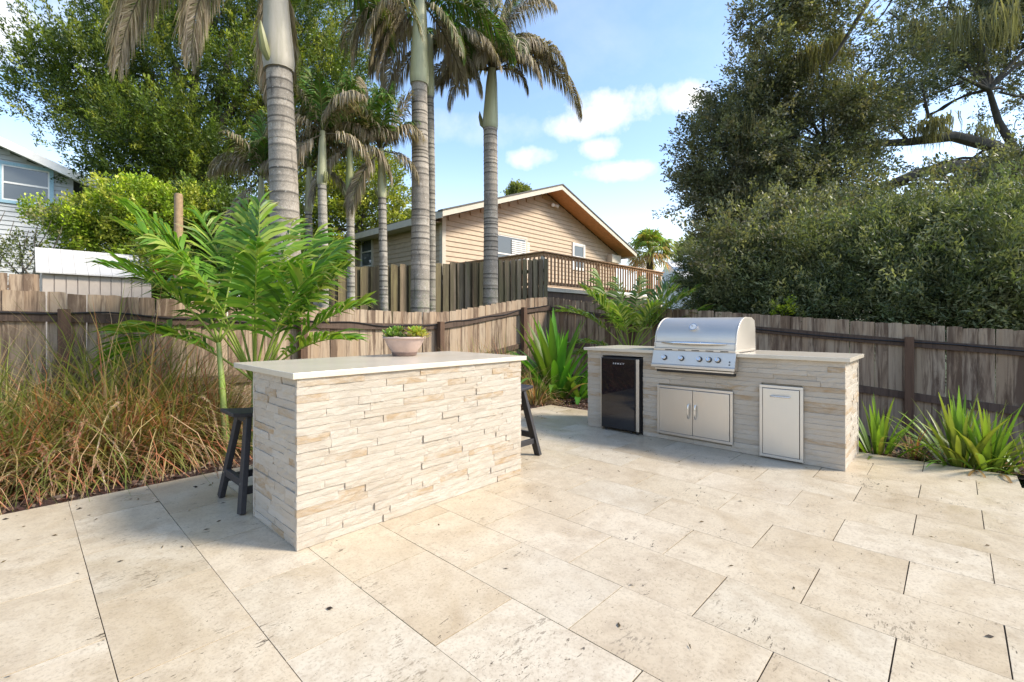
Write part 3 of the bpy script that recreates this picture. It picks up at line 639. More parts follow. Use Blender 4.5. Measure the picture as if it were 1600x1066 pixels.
# neighbour's taller old fence
ux1, uw1 = on_y(853, 7.86); ux0, uw0 = on_y(505, 7.86)
uz = [zat(420, uw0), zat(405, uw1)]
ut = lambda s_: float(np.interp(s_, [0, ux1-ux0], uz))
fU = fence('old_board_fence', 'dark mossy shadowbox fence behind the palm trunks', ((ux0, 7.86), (ux1, 7.86)), ut, 1.9, -1, mat='old_picket', step=.104, rails=(.3, 1.5), shadow=True, group='neighbour board fences')
vx0, vw0 = on_y(-120, 8.4); vx1, vw1 = on_y(62, 8.4); 
fV = fence('old_board_fence', 'short run of old boards beside the pale shed', ((vx0, 8.4), (vx1, 8.4)), lambda s_: zat(430, vw1), 1.6, -1, mat='picket', step=.142, rails=(.25, 1.2), group='neighbour board fences')
# cables draped along the rails
def cable(name, label, pts, r):
    b = B(); b.tube(pts, r, 6); o = b.build(name, 'rubber', smooth=True); return tag(o, label, 'cable')
pts = []
for i, x in enumerate(np.linspace(XL+.1, FX-.2, 60)): pts.append((x, FY-.058, float(np.interp(x, lx, lz))-.24+.03+.022*math.sin(x*2.7)-.012*math.sin(x*7)))
cable('cable', 'black cable draped along the top rail behind the bar', pts, .009)
pts = [(FX-.058, y, float(np.interp(y, ry, rz_))-.24+.028-.035*abs(math.sin(y*1.1))) for y in np.linspace(FY-.3, -1.0, 60)]
cable('cable', 'black cable draped along the top rail behind the grill counter', pts, .008)

# ------------------------------------------------------------------ houses
def window(parent, face, c, w, h, o, frame='cream', depth=.05, mull=True, name='window'):
    """face 'x-' or 'y-': looks towards -x or -y; c = (along, plane, zmid)"""
    def bx(b, a0, a1, p0, p1, z0, z1):
        if face == 'y-': b.box(a0-o.x, a1-o.x, p0-o.y, p1-o.y, z0-o.z, z1-o.z)
        else: b.box(p0-o.x, p1-o.x, a0-o.y, a1-o.y, z0-o.z, z1-o.z)
        return b
    a, p, z = c; t = .09
    f = B(); bx(f, a-w/2-t, a+w/2+t, p-depth, p+.02, z+h/2, z+h/2+t); bx(f, a-w/2-t, a+w/2+t, p-depth, p+.02, z-h/2-t, z-h/2); bx(f, a-w/2-t, a-w/2, p-depth, p+.02, z-h/2, z+h/2); bx(f, a+w/2, a+w/2+t, p-depth, p+.02, z-h/2, z+h/2)
    fo = f.build(name, frame, parent)
    bx(B(), a-w/2, a+w/2, p-depth*.35, p+.01, z-h/2, z+h/2).build('pane', 'glass', fo)
    s_ = B(); bx(s_, a-w/2, a+w/2, p-depth*.75, p-depth*.3, z-.025, z+.025)
    for e_ in (a-w/2, a+w/2-.035): bx(s_, e_, e_+.035, p-depth*.74, p-depth*.3, z-h/2, z+h/2)
    bx(s_, a-w/2, a+w/2, p-depth*.73, p-depth*.3, z-h/2, z-h/2+.04); bx(s_, a-w/2, a+w/2, p-depth*.73, p-depth*.3, z+h/2-.04, z+h/2)
    s_.build('sash', 'white', fo)
    return fo
def lap(parent, o, face, a0fn, z0, z1, p, ex, mat):
    """horizontal lap boards; a0fn(z) -> (start, end) along the wall"""
    z = z0
    while z < z1:
        a, b_ = a0fn(z+ex*.9)
        if b_-a > .15:
            pr = [(p-.034, z), (p-.034, z+.004), (p-.003, z+ex+.02), (p+.012, z+ex+.02), (p+.012, z)]
            k = B()
            if face == 'y-': k.prism([(u-o.y, v-o.z) for u, v in pr], 0, a-o.x, b_-o.x)
            else: k.prism([(u-o.x, v-o.z) for u, v in pr], 1, a-o.y, b_-o.y)
            k.build('siding_board', mat, parent)
        z += ex
# --- tan gabled house
HX0, HX1, HY0, HY1 = 9.4, 20.0, 12.0, 22.0; RX = 14.7; OV = .8; HF = 2.1
hs = empty('tan_house', (RX, 16, HF-1.4), label='tan clapboard house with low gabled roof and orange soffit above the fence', cat='house'); ho = hs.location
SL = .345; ez = 6.46-SL*(RX-HX0)                            # roof underside over the wall
wl_ = B(); wl_.prism([(HX0-ho.x, HF-1.4-ho.z), (HX1-ho.x, HF-1.4-ho.z), (HX1-ho.x, ez-.05-ho.z), (RX-ho.x, 6.41-ho.z), (HX0-ho.x, ez-.05-ho.z)], 1, HY0+.013-ho.y, HY1-ho.y); wl_.build('wall', 'siding', hs)
lap(hs, ho, 'y-', lambda z: (max(HX0, RX-(6.40-z)/SL), min(HX1, RX+(6.40-z)/SL)), HF-.4, 6.3, HY0, .165, 'siding')
lap(hs, ho, 'x-', lambda z: (HY0+.02, HY1), HF-.4, ez-.2, HX0-.014, .165, 'siding')
B().box(HX0-.045-ho.x, HX0+.10-ho.x, HY0-.045-ho.y, HY0+.10-ho.y, HF-1-ho.z, ez-.02-ho.z).build('corner_trim', 'cream', hs)
RY0, RY1 = HY0-OV, HY1+.5; RE = 5.9; th = .16
rf = B()
for sg in (-1, 1):
    rf.prism([(RX-ho.x, 6.46+.02-ho.z), (RX+sg*RE-ho.x, 6.46+.02-SL*RE-ho.z), (RX+sg*RE-ho.x, 6.46+th-SL*RE-ho.z), (RX-ho.x, 6.46+th-ho.z)], 1, RY0+.03-ho.y, RY1-ho.y)
roof = rf.build('roof', 'shingle', hs)
for sg in (-1, 1):
    B().prism([(RX-ho.x, 6.46-ho.z), (RX+sg*(RE-.03)-ho.x, 6.46-SL*(RE-.03)-ho.z), (RX+sg*(RE-.03)-ho.x, 6.478-SL*(RE-.03)-ho.z), (RX-ho.x, 6.478-ho.z)], 1, RY0+.035-ho.y, HY0+.012-ho.y).build('soffit', 'soffit', roof)
    B().prism([(RX+sg*.0-ho.x, 6.42-ho.z), (RX+sg*(RE+.02)-ho.x, 6.42-SL*(RE+.02)-ho.z), (RX+sg*(RE+.02)-ho.x, 6.60-SL*(RE+.02)-ho.z), (RX-ho.x, 6.60-ho.z)], 1, RY0-ho.y, RY0+.028-ho.y).build('rake_board', 'cream', roof)
    B().prism([(RX-ho.x, 6.601-ho.z), (RX+sg*(RE+.05)-ho.x, 6.601-SL*(RE+.05)-ho.z), (RX+sg*(RE+.05)-ho.x, 6.645-SL*(RE+.05)-ho.z), (RX-ho.x, 6.645-ho.z)], 1, RY0-.03-ho.y, RY0+.2-ho.y).build('drip_edge', 'shingle', roof)
    x = RX+sg*RE; B().box(min(x, x+sg*.03)-ho.x, max(x, x+sg*.03)-ho.x, RY0+.03-ho.y, RY1-ho.y, 6.38-SL*RE-ho.z, 6.59-SL*RE-ho.z).build('fascia', 'cream', roof)
ev = B(); x0 = RX-RE; ev.box(x0+.001-ho.x, HX0-ho.x, HY0+.014-ho.y, HY1-ho.y, 6.42-SL*RE-ho.z, 6.45-SL*RE-ho.z); ev.build('eave_soffit', 'cream', roof)
wy, _w = on_x(575, HX0); window(hs, 'x-', (wy, HX0-.035, zat(394, _w)), .8, 1.15, ho)
wx, _w = on_y(903, HY0); window(hs, 'y-', (wx, HY0-.02, zat(402, _w)), .75, 1.0, ho, 'white')
wx, _w = on_y(793, HY0); window(hs, 'y-', (wx, HY0-.02, zat(398, _w)), 1.9, 1.35, ho, 'cream', name='patio_door')
wx, _w = on_y(812, HY0); b = B()
for i in range(9): b.box(wx-.5-ho.x, wx+.5-ho.x, HY0-.066-ho.y, HY0-.048-ho.y, zat(392, _w)-.3+i*.075-ho.z, zat(392, _w)-.25+i*.075-ho.z)
b.build('blind', 'white', hs)
wx, _w = on_y(862, HY0); zc_ = zat(321, _w); fl = B(); fl.tube([(wx-ho.x, HY0-.06-ho.y, zc_-ho.z), (wx-ho.x, HY0-.01-ho.y, zc_-ho.z)], .07, 12); flo = fl.build('flood_light', 'white', hs)
for sg in (-1, 1): B().tube([(wx-ho.x, HY0-.05-ho.y, zc_-ho.z), (wx+sg*.12-ho.x, HY0-.14-ho.y, zc_-.02-ho.z), (wx+sg*.17-ho.x, HY0-.22-ho.y, zc_-.06-ho.z)], [.03, .06, .075], 10).build('lamp_head', 'white', flo, smooth=True)
wx, _w = on_y(955, HY0); B().box(wx-.4-ho.x, wx+.4-ho.x, HY0-.30-ho.y, HY0-.02-ho.y, zat(410, _w)-.05-ho.z, zat(410, _w)+.32-ho.z).build('utility_box', 'cream', hs)
# --- raised deck with railing
DX0, DY0 = 9.66, 7.98; dzf = 2.13
dk = empty('raised_deck', (13.5, 10, .9), label='raised timber deck with baluster railing in front of the tan house', cat='deck'); do = dk.location
def db(x0, x1, y0, y1, z0, z1, nm, mat='deckwood', par=None, bev=.004): return B().box(x0-do.x, x1-do.x, y0-do.y, y1-do.y, z0-do.z, z1-do.z).build(nm, mat, par or dk, bevel=bev)
DX1 = 16.7
for i in range(27):
    y0 = DY0+.06+i*.145; db(DX0, DX1, y0, y0+.139, dzf-.035, dzf, 'deck_board', bev=0)
db(DX0, DX1, DY0+.02, DY0+.055, dzf-.11, dzf, 'fascia_board', 'cream'); db(DX0, DX1, DY0+.06, DY0+.10, dzf-.45, dzf-.12, 'skirt_beam', 'rail'); db(DX0-.035, DX0-.001, DY0+.02, 11.95, dzf-.2, dzf, 'fascia_board')
rlz = 3.08
db(DX0-.06, DX1, DY0-.05, DY0+.10, rlz-.035, rlz, 'cap_rail'); db(DX0-.06, DX0+.09, DY0+.102, 11.95, rlz-.034, rlz+.001, 'cap_rail')
db(DX0, DX1, DY0, DY0+.038, rlz-.125, rlz-.036, 'top_rail'); db(DX0, DX1, DY0, DY0+.038, dzf+.06, dzf+.145, 'bottom_rail')
db(DX0, DX0+.038, DY0+.04, 11.95, rlz-.125, rlz-.036, 'top_rail'); db(DX0, DX0+.038, DY0+.04, 11.95, dzf+.06, dzf+.145, 'bottom_rail')
bme = B().box(-.019, .019, -.019, .019, 0, .80).mesh('baluster', 'deckwood')
for i in range(43): link('baluster', bme, dk, (DX0+.13+i*.158-do.x, DY0-.0195-do.y, dzf+.07-do.z))
for i in range(24): link('baluster', bme, dk, (DX0-.0195-do.x, DY0+.16+i*.158-do.y, dzf+.07-do.z))
for x in (DX0+.05, DX0+2.7, DX0+5.4, DX1-.05): db(x-.045, x+.045, DY0+.04, DY0+.13, .2, rlz-.037, 'post', 'cream' if x < 10 or x > 16 else 'deckwood')
# --- blue-grey house
BYW = 20.0; bx1, bw = on_y(112, BYW); bh_ = empty('blue_grey_house', (bx1-5, BYW+4, .3), label='pale blue-grey lap-sided two-storey house with white rake boards', cat='house'); bo = bh_.location
ezb = zat(281, bw); slb = .40; pk = bx1-5.5
def topz(x): return ezb+slb*(bx1-x) if x > pk else ezb+slb*(bx1-pk)-slb*(pk-x)
B().prism([(bx1-bo.x, .3-bo.z), (bx1-bo.x, ezb-.03-bo.z), (pk-bo.x, topz(pk)-.03-bo.z), (bx1-11-bo.x, ezb-.03-bo.z), (bx1-11-bo.x, .3-bo.z)], 1, BYW+.013-bo.y, BYW+9-bo.y).build('wall', 'blue', bh_)
lap(bh_, bo, 'y-', lambda z: (max(bx1-11, bx1-11+(z-ezb)/slb), min(bx1, bx1-(z-ezb)/slb)), .5, topz(pk), BYW, .135, 'blue')
B().box(bx1-.02-bo.x, bx1+.035-bo.x, BYW-.035-bo.y, BYW+.09-bo.y, .4-bo.z, ezb-bo.z).build('corner_trim', 'blue', bh_)
br_ = B()
for sg, xa, xb in ((1, pk, bx1+.62), (-1, pk, bx1-11.62)):
    zz = topz(pk)-slb*abs(xb-xa)
    br_.prism([(xa-bo.x, topz(pk)+.03-bo.z), (xb-bo.x, zz+.03-bo.z), (xb-bo.x, zz+.18-bo.z), (xa-bo.x, topz(pk)+.18-bo.z)], 1, BYW-.42-bo.y, BYW+9.4-bo.y)
broof = br_.build('roof', 'shingle', bh_)
for sg, xa, xb in ((1, pk, bx1+.64), (-1, pk, bx1-11.64)):
    zz = topz(pk)-slb*abs(xb-xa)
    B().prism([(xa-bo.x, topz(pk)-.06-bo.z), (xb-bo.x, zz-.06-bo.z), (xb-bo.x, zz+.19-bo.z), (xa-bo.x, topz(pk)+.19-bo.z)], 1, BYW-.45-bo.y, BYW-.421-bo.y).build('rake_board', 'white', broof)
    B().prism([(xa-bo.x, topz(pk)-.001-bo.z), (xb-bo.x, zz-.001-bo.z), (xb-bo.x, zz+.028-bo.z), (xa-bo.x, topz(pk)+.028-bo.z)], 1, BYW-.42-bo.y, BYW+.01-bo.y).build('soffit', 'white', broof)
gu = B(); zz = topz(pk)-slb*(bx1+.62-pk); gu.box(bx1+.62-bo.x, bx1+.74-bo.x, BYW-.44-bo.y, BYW+9-bo.y, zz+.0-bo.z, zz+.13-bo.z); gu.build('gutter', 'white', broof)
B().tube([(bx1+.66-bo.x, BYW-.3-bo.y, zz+.02-bo.z), (bx1+.6-bo.x, BYW-.28-bo.y, zz-.22-bo.z), (bx1+.25-bo.x, BYW-.15-bo.y, zz-.36-bo.z), (bx1+.1-bo.x, BYW-.09-bo.y, zz-.6-bo.z), (bx1+.1-bo.x, BYW-.09-bo.y, .4-bo.z)], .055, 8).build('downspout', 'white', broof, smooth=True)
for px in (41, -58):
    wx, _w = on_y(px, BYW); window(bh_, 'y-', (wx, BYW-.02, zat(290, _w)), .98, 1.02, bo, 'teal')
wx0, _w = on_y(-110, BYW); wx1, _ = on_y(75, BYW); 
# --- garden shed
SY = 13.6; sx0, sw0 = on_y(60, SY); sx1, sw1 = on_y(241, SY); sd0 = empty('garden_shed', ((sx0+sx1)/2, SY+.7, .3), label='small beige panelled shed with pale metal roof beyond the fence', cat='shed'); so = sd0.location
sez = zat(430, (sw0+sw1)/2); srz = sez+.56
def sb(x0, x1, y0, y1, z0, z1, nm, mat): return B().box(x0-so.x, x1-so.x, y0-so.y, y1-so.y, z0-so.z, z1-so.z).build(nm, mat, sd0)
sb(sx0+.05, sx1-.05, SY+.03, SY+1.5, .2, sez-.02, 'wall', 'shed')
n = 10; pw = (sx1-sx0-.1)/n
for i in range(n): sb(sx0+.05+i*pw+.008, sx0+.05+(i+1)*pw-.008, SY+.008, SY+.029, .25, sez-.03, 'wall_panel', 'shed')
for i in range(n):
    xa = sx0-.04+i*(sx1-sx0+.08)/n; xb = xa+(sx1-sx0+.08)/n-.004
    for y0, y1 in ((SY-.1, SY+.78), (SY+1.66, SY+.78)):
        B().prism([(y0-so.y, sez-.03-so.z), (y1-so.y, srz-so.z), (y1-so.y, srz+.025-so.z), (y0-so.y, sez+.0-so.z)], 0, xa-so.x, xb-so.x).build('roof_panel', 'shedroof', sd0)
B().prism([(SY+.04-so.y, sez-.02-so.z), (SY+1.5-so.y, sez-.02-so.z), (SY+.78-so.y, srz-.02-so.z)], 0, sx0+.05-so.x, sx1-.05-so.x).build('gable_end', 'shed', sd0)
# --- pale house far off
c = at_depth(1140, 470, 30); fh = empty('pale_house', (c.x, c.y, .2), -math.atan2(CA, SA), label='distant pale house with small chimney behind the oak', cat='house')
B().box(-2.6, 5, 0, 6, 0, 3.6).build('wall', 'stone_white', fh)
rr = B(); rr.prism([(-.4, 3.6), (3, 5.35), (6.4, 3.6)], 0, -3.0, 5.4); ro = rr.build('roof', 'stone_white', fh)
B().box(-2.3, -1.75, 1.2, 1.8, 3.9, 5.55).build('chimney', 'white', ro); B().box(-2.36, -1.69, 1.14, 1.86, 5.551, 5.65).build('chimney_cap', 'shingle', ro)
B().box(-1.4, -.5, -.03, .02, 1.6, 2.7).build('window', 'glass', fh)

# ------------------------------------------------------------------ palms
UPV = np.array([0, 0, 1.])
def frond(o, az, el, L, droop, nl, ll, lw, hang, cols, rr=.014, start=.16, vee=.25, seed=0, spread=(75, 35), curl=.0, rcol=(.25, .27, .08), petiole=None):
    g = np.random.default_rng(seed); n = 26; ds = L/n; d = np.array([math.cos(el)*math.cos(az), math.cos(el)*math.sin(az), math.sin(el)]); p = np.array(o, float); P = [p.copy()]; D = [d.copy()]
    for i in range(n):
        t = i/n; d = d+np.array([0, 0, -1.])*droop*ds*(.35+1.3*t)+np.array([-math.sin(az), math.cos(az), 0])*curl*ds; d /= np.linalg.norm(d); p = p+d*ds; P.append(p.copy()); D.append(d.copy())
    P = np.array(P); D = np.array(D); s = np.array([math.sin(az), -math.cos(az), 0])
    b = B(); b.tube([Vector(q) for q in P[::2]], [rr*(1-.85*i/13) for i in range(14)], 5, True, [rcol]*14)
    t = start+(1-start)*(np.arange(nl)+.5)/nl; t = np.repeat(t, 2)+g.normal(0, .006, nl*2); t = np.clip(t, 0, 1); side = np.tile([1., -1.], nl)
    ti = t*n; i0 = np.clip(ti.astype(int), 0, n-1); f = (ti-i0)[:, None]; Q = P[i0]*(1-f)+P[i0+1]*f; DD = nrm(D[i0]*(1-f)+D[i0+1]*f)
    S = s[None]*side[:, None]; U = nrm(np.cross(DD, np.broadcast_to(s, DD.shape))); U = np.where(U[:, 2:] < 0, -U, U) if abs(el) < 1.2 else U
    tt = (t-start)/(1-start); an = np.radians(spread[0]+(spread[1]-spread[0])*tt)+g.normal(0, .09, len(t))
    prof = np.clip(np.sin(math.pi*np.clip(.17+.76*tt, 0, 1)), .12, 1)**.7; ln = ll*prof*g.uniform(.82, 1.12, len(t))
    dir0 = nrm(S*np.sin(an)[:, None]+DD*np.cos(an)[:, None]+U*(vee+g.normal(0, .08, len(t)))[:, None])
    hg = (hang*g.uniform(.6, 1.4, len(t)))[:, None]; jit = g.normal(0, .10, dir0.shape)
    dir1 = nrm(dir0-UPV*hg*.7+jit*.5); dir2 = nrm(dir0-UPV*hg*1.7+jit)
    wv = nrm(DD-dir0*np.sum(DD*dir0, 1, keepdims=True)); wv = nrm(wv+.25*g.normal(size=wv.shape)); w = (lw*(.55+.45*prof)*g.uniform(.8, 1.2, len(t)))[:, None]*.5
    a = Q+dir0*ln[:, None]*.33; m_ = a+dir1*ln[:, None]*.33; e = m_+dir2*ln[:, None]*.34
    V = np.stack([Q-wv*w*.4, Q+wv*w*.4, a-wv*w, a+wv*w, m_-wv*w*.9, m_+wv*w*.9, e], 1); N = len(t)
    loops = (np.array([0, 1, 3, 2, 2, 3, 5, 4, 4, 5, 6])[None]+np.arange(N)[:, None]*7).ravel(); st = (np.array([0, 4, 8])[None]+np.arange(N)[:, None]*11).ravel(); tot = np.tile([4, 4, 3], N)
    cols = np.array(cols, float); c0 = cols[g.integers(0, len(cols), N)]*g.uniform(.78, 1.22, (N, 1)); C = np.repeat(c0, 7, 0); bt_ = g.random(N) < .45; C.reshape(N, 7, 3)[bt_, 6] = np.array([.34, .25, .11])
    bv = np.array(b.v); k = len(V.reshape(-1, 3)); bl_ = []; bs = []; bt = []; pos = len(loops)
    for fc in b.f: bs.append(pos); bt.append(len(fc)); bl_ += [i+k for i in fc]; pos += len(fc)
    return np.concatenate([V.reshape(-1, 3), bv]), np.concatenate([loops, bl_]), np.concatenate([st, bs]), np.concatenate([tot, bt]), np.concatenate([C, np.tile(rcol, (len(bv), 1))])
def frond_obj(parent, name, mat, *a, **k):
    me = np_mesh(name, *frond(*a, **k), mat); return link(name, me, parent)
GREYF = [(.36, .30, .225), (.29, .235, .17), (.44, .375, .29), (.24, .19, .13), (.32, .28, .18)]
OLIVE = [(.09, .12, .035), (.13, .15, .05), (.17, .16, .075), (.20, .18, .10), (.07, .10, .03)]
GREEN = [(.06, .15, .02), (.09, .19, .03), (.12, .22, .04)]
def ringed_trunk(b, base, top, r0, r1, step, shade):
    base, top = Vector(base), Vector(top); L = (top-base).length; pts = []; rad = []; col = []; g = random.Random(int(r0*1e5)); z = 0.; lean = g.uniform(-.05, .05)
    while z < L-.02:
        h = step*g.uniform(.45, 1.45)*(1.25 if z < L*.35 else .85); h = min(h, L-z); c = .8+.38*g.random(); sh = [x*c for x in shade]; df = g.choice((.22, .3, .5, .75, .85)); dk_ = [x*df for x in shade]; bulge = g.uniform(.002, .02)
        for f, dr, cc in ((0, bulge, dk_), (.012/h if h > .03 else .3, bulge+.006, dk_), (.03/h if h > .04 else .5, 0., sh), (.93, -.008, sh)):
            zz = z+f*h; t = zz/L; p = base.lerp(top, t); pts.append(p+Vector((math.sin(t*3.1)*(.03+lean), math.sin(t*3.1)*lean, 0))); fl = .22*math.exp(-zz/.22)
            r = (r0+(r1-r0)*t**.8)*(1+fl+.035*math.sin(t*5+lean*90)); rad.append(r*(1+dr)+g.uniform(-.0015, .0015)); col.append(cc)
        z += h
    pts.append(top); rad.append(r1); col.append(shade); b.tube(pts, rad, 18, True, col); return b
def tall_palm(name, label, base, shaft0, shaft1, r0, r1, fronds, shade, seed, group, shade2=(.48, .48, .28)):
    """base, foot and head of the crownshaft as points; fronds = list of (az in camera terms: 0 = right, 90 = away), el, L, droop, hang, kind"""
    t = empty(name, base, label=label, cat='palm tree', group=group); o = Vector(base)
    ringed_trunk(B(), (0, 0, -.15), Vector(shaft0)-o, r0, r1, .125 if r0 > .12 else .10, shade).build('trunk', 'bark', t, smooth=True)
    s0, s1 = Vector(shaft0)-o, Vector(shaft1)-o; g = random.Random(seed); b = B()
    b.tube([s0.lerp(s1, f) for f in (-.02, .06, .25, .5, .75, 1.0)], [r1*1.12, r1*1.2, r1*1.12, r1*.98, r1*.86, r1*.62], 14, True, [[x*c for x in shade2] for c in (.7, 1, 1.05, 1, .95, .8)]); b.build('crownshaft', 'shaft', t, smooth=True)
    for i in range(g.choice((1, 2))):                      # old boots at the foot of the crownshaft
        a = g.uniform(0, 6.28); dv = Vector((math.cos(a), math.sin(a), 0)); b = B(); k = r1/.15
        b.tube([s0+dv*r1*.8, s0+dv*(r1+.06*k)+Vector((0, 0, .12*k)), s0+dv*(r1+.11*k)+Vector((0, 0, .30*k)), s0+dv*(r1+.12*k)+Vector((0, 0, .42*k))], [.03*k, .055*k, .04*k, .008], 8, True, [(.20, .21, .07)]*4); b.build('spathe', 'shaft', t, smooth=True)
    for i, (az, el, L, dr, hg, kind) in enumerate(fronds):
        a = math.atan2(-CA, SA)+math.radians(az); c = {'g': GREYF, 'o': OLIVE+GREYF[:3], 'n': GREEN+OLIVE[:2]}[kind]
        frond_obj(t, 'frond', 'dry', s1+Vector((0, 0, -.05)), a, math.radians(el), L, dr, int((165 if kind == 'g' else 105)*L/2.0), .55*(L/2.0)**.4*(1.1 if kind == 'g' else 1), .020 if kind == 'g' else .026, hg*(2.0 if kind == 'g' else 1.2), c, rr=.022*(r1/.15)**.6, start=.2, vee=.15, seed=seed*31+i, spread=(60, 25) if kind == 'g' else (68, 28), rcol=(.13, .11, .07) if kind != 'n' else (.2, .22, .07))
    return t
def gp(px, Y, dz=0):
    X, w = on_y(px, Y); return Vector((X, Y, gzs(X, Y)+dz)), w
def palm_at(name, label, px, Y, pxs0, pys0, pxs1, pys1, wpx, seed, fronds, shade, group, r1f=.8, **k):
    b, w = gp(px, Y); r0 = wpx/2/FPX*w
    tall_palm(name, label, b, at_depth(pxs0, pys0, w), at_depth(pxs1, pys1, w), r0, r0*r1f, fronds, shade, seed, group, **k)
GRY = (.36, .315, .26); PG = 'tall palms between the two fences'
palm_at('royal_palm', 'thick grey ringed palm trunk rising behind the leafy young palm', 450, 6.85, 436, 108, 428, -70, 45, 1,
        [(180, 22, 3.2, 1.0, 1.3, 'g'), (172, 25, 2.3, 2.0, 1.4, 'g'), (120, -50, 1.8, 1.0, 1.4, 'g'), (225, 30, 2.6, 1.0, 1, 'o'), (0, 20, 2.6, .9, 1, 'o'), (60, 40, 2.6, .8, 1, 'n'), (300, 50, 2.4, .7, 1, 'n'), (80, -70, 1.5, .6, 1.2, 'g'), (160, 50, 2.6, .8, 1, 'n')], GRY, PG, r1f=.86, shade2=(.50, .44, .35))
palm_at('royal_palm', 'grey palm with long pale green crownshaft, paired with a slimmer trunk', 655, 7.1, 655, 130, 657, -5, 31, 2,
        [(178, -20, 1.7, 1.6, 1.5, 'g'), (190, 5, 1.9, 1.7, 1.5, 'g'), (150, -40, 1.8, 1.0, 1.5, 'g'), (165, 25, 2.0, 1.2, 1.2, 'o'), (40, -35, 1.7, .8, 1.5, 'g'), (20, 20, 2.2, 1.0, 1, 'n'), (70, 45, 2.2, .8, 1, 'n'), (120, 40, 2.3, .8, 1, 'n'), (5, 48, 2.0, .7, 1., 'n'), (250, 60, 2, .8, 1, 'n'), (45, -5, 1.6, .9, .9, 'n'), (182, -45, 1.6, .9, 1.6, 'g'), (200, -30, 1.5, 1.2, 1.6, 'g'), (215, -5, 1.6, 1.8, 1.6, 'g'), (170, 0, 1.5, 2.2, 1.6, 'g'), (340, -30, 1.4, 1.2, 1.5, 'o'), (15, -20, 1.3, 1.6, 1.5, 'n')], GRY, PG)
palm_at('royal_palm', 'slim grey palm trunk close behind a thicker one', 673, 7.45, 671, 150, 672, 55, 16, 3,
        [(10, -10, 1.5, 1.4, 1.4, 'g'), (-10, 15, 1.7, 1.2, 1.2, 'g'), (30, 35, 1.6, .9, .8, 'n'), (170, -35, 1.4, .9, 1.4, 'g'), (60, 40, 1.8, .8, 1, 'n'), (200, 20, 1.6, .9, 1.2, 'g'), (110, 50, 1.8, .8, 1, 'n')], (.30, .27, .22), PG)
palm_at('royal_palm', 'grey palm with shaggy drooping brown fronds standing before the tan house', 765, 7.35, 766, 200, 769, 108, 26, 4,
        [(5, 32, 2.6, 1.15, 1.5, 'g'), (-8, 52, 2.2, 1.5, 1.6, 'g'), (15, 68, 2.0, 1.7, 1.6, 'g'), (172, 30, 2.0, 1.1, 1.3, 'g'), (185, 15, 1.5, 1.1, 1.4, 'g'), (200, 58, 1.9, 1.6, 1.6, 'o'), (170, 72, 1.8, 1.5, 1.5, 'o'), (100, 62, 2.2, .9, 1, 'o'), (270, 66, 2.0, 1.5, 1.5, 'o'), (40, 80, 2.2, .7, 1.0, 'n'), (300, 45, 1.6, 1.7, 1.5, 'o'), (230, 78, 2.0, .9, 1.3, 'o'), (140, 80, 2.1, .6, 1., 'n'), (185, 40, 1.5, 2.3, 1.6, 'g'), (355, 20, 1.0, 2.6, 1.5, 'g'), (190, 66, 1.9, 2.0, 1.7, 'g'), (215, 50, 1.6, 2.2, 1.7, 'g'), (175, 20, 1.4, 2.4, 1.7, 'g'), (0, 60, 2.0, 2.0, 1.7, 'g'), (-20, 40, 1.5, 2.2, 1.7, 'g'), (260, 40, 1.4, 2.3, 1.7, 'g'), (30, 72, 2.1, 1.5, 1.5, 'o'), (350, 78, 2.3, 1.3, 1.5, 'g'), (10, 84, 2.6, 1.0, 1.5, 'g')], GRY, PG)
SG = 'slim young palms in a row'
yp = [(40, 62, .95, 1.3, .9, 'n'), (100, 74, 1.1, .8, .8, 'n'), (160, 66, 1.0, 1.2, .9, 'o'), (200, 50, .9, 2.2, 1.3, 'g'), (-10, 52, .9, 2.2, 1.3, 'g'), (240, 66, .9, 1.5, 1.1, 'o'), (300, 70, 1.0, 1.3, 1.0, 'n'), (10, 78, 1.15, .8, .8, 'n'), (180, 82, 1.15, .7, .8, 'n'), (350, 10, .9, 2.6, 1.5, 'g'), (215, -40, 1.3, 1.2, 1.5, 'g')]
def var(l, s):
    r = random.Random(s); return [(a+r.uniform(-25, 25), e+r.uniform(-12, 10), L*r.uniform(.85, 1.15), d_*r.uniform(.8, 1.2), h, k) for a, e, L, d_, h, k in l]
palm_at('young_palm', 'slim young palm with spathe horn, beside the thick ringed trunk', 506, 7.3, 503, 288, 504, 205, 16, 5, var(yp, 1), (.40, .37, .31), SG)
palm_at('young_palm', 'slim young palm with pale green shaft before the house window', 548, 7.5, 547, 310, 546, 225, 14, 6, var(yp, 2), (.38, .35, .29), SG, shade2=(.36, .42, .17))
palm_at('young_palm', 'slim young palm with dead upright frond stalks, next to the thick paired palms', 600, 7.3, 597, 308, 596, 232, 15, 7, var(yp, 3)+[(175, 78, 1.25, .3, .3, 'g'), (5, 66, 1.1, .3, .3, 'g')], (.34, .31, .26), SG)
palm_at('young_palm', 'low young palm almost hidden behind the thick ringed trunk', 480, 8.3, 482, 330, 483, 262, 13, 8, var(yp, 4), (.36, .33, .28), SG)
c, w = gp(400, 9.2); 
palm_at('young_palm', 'small palm with hanging dry frond at the edge of the big tree', 408, 9.2, 408, 330, 408, 275, 12, 9, var(yp, 5)+[(185, 60, 1.1, 2.6, 1.6, 'g')], (.36, .33, .28), SG)

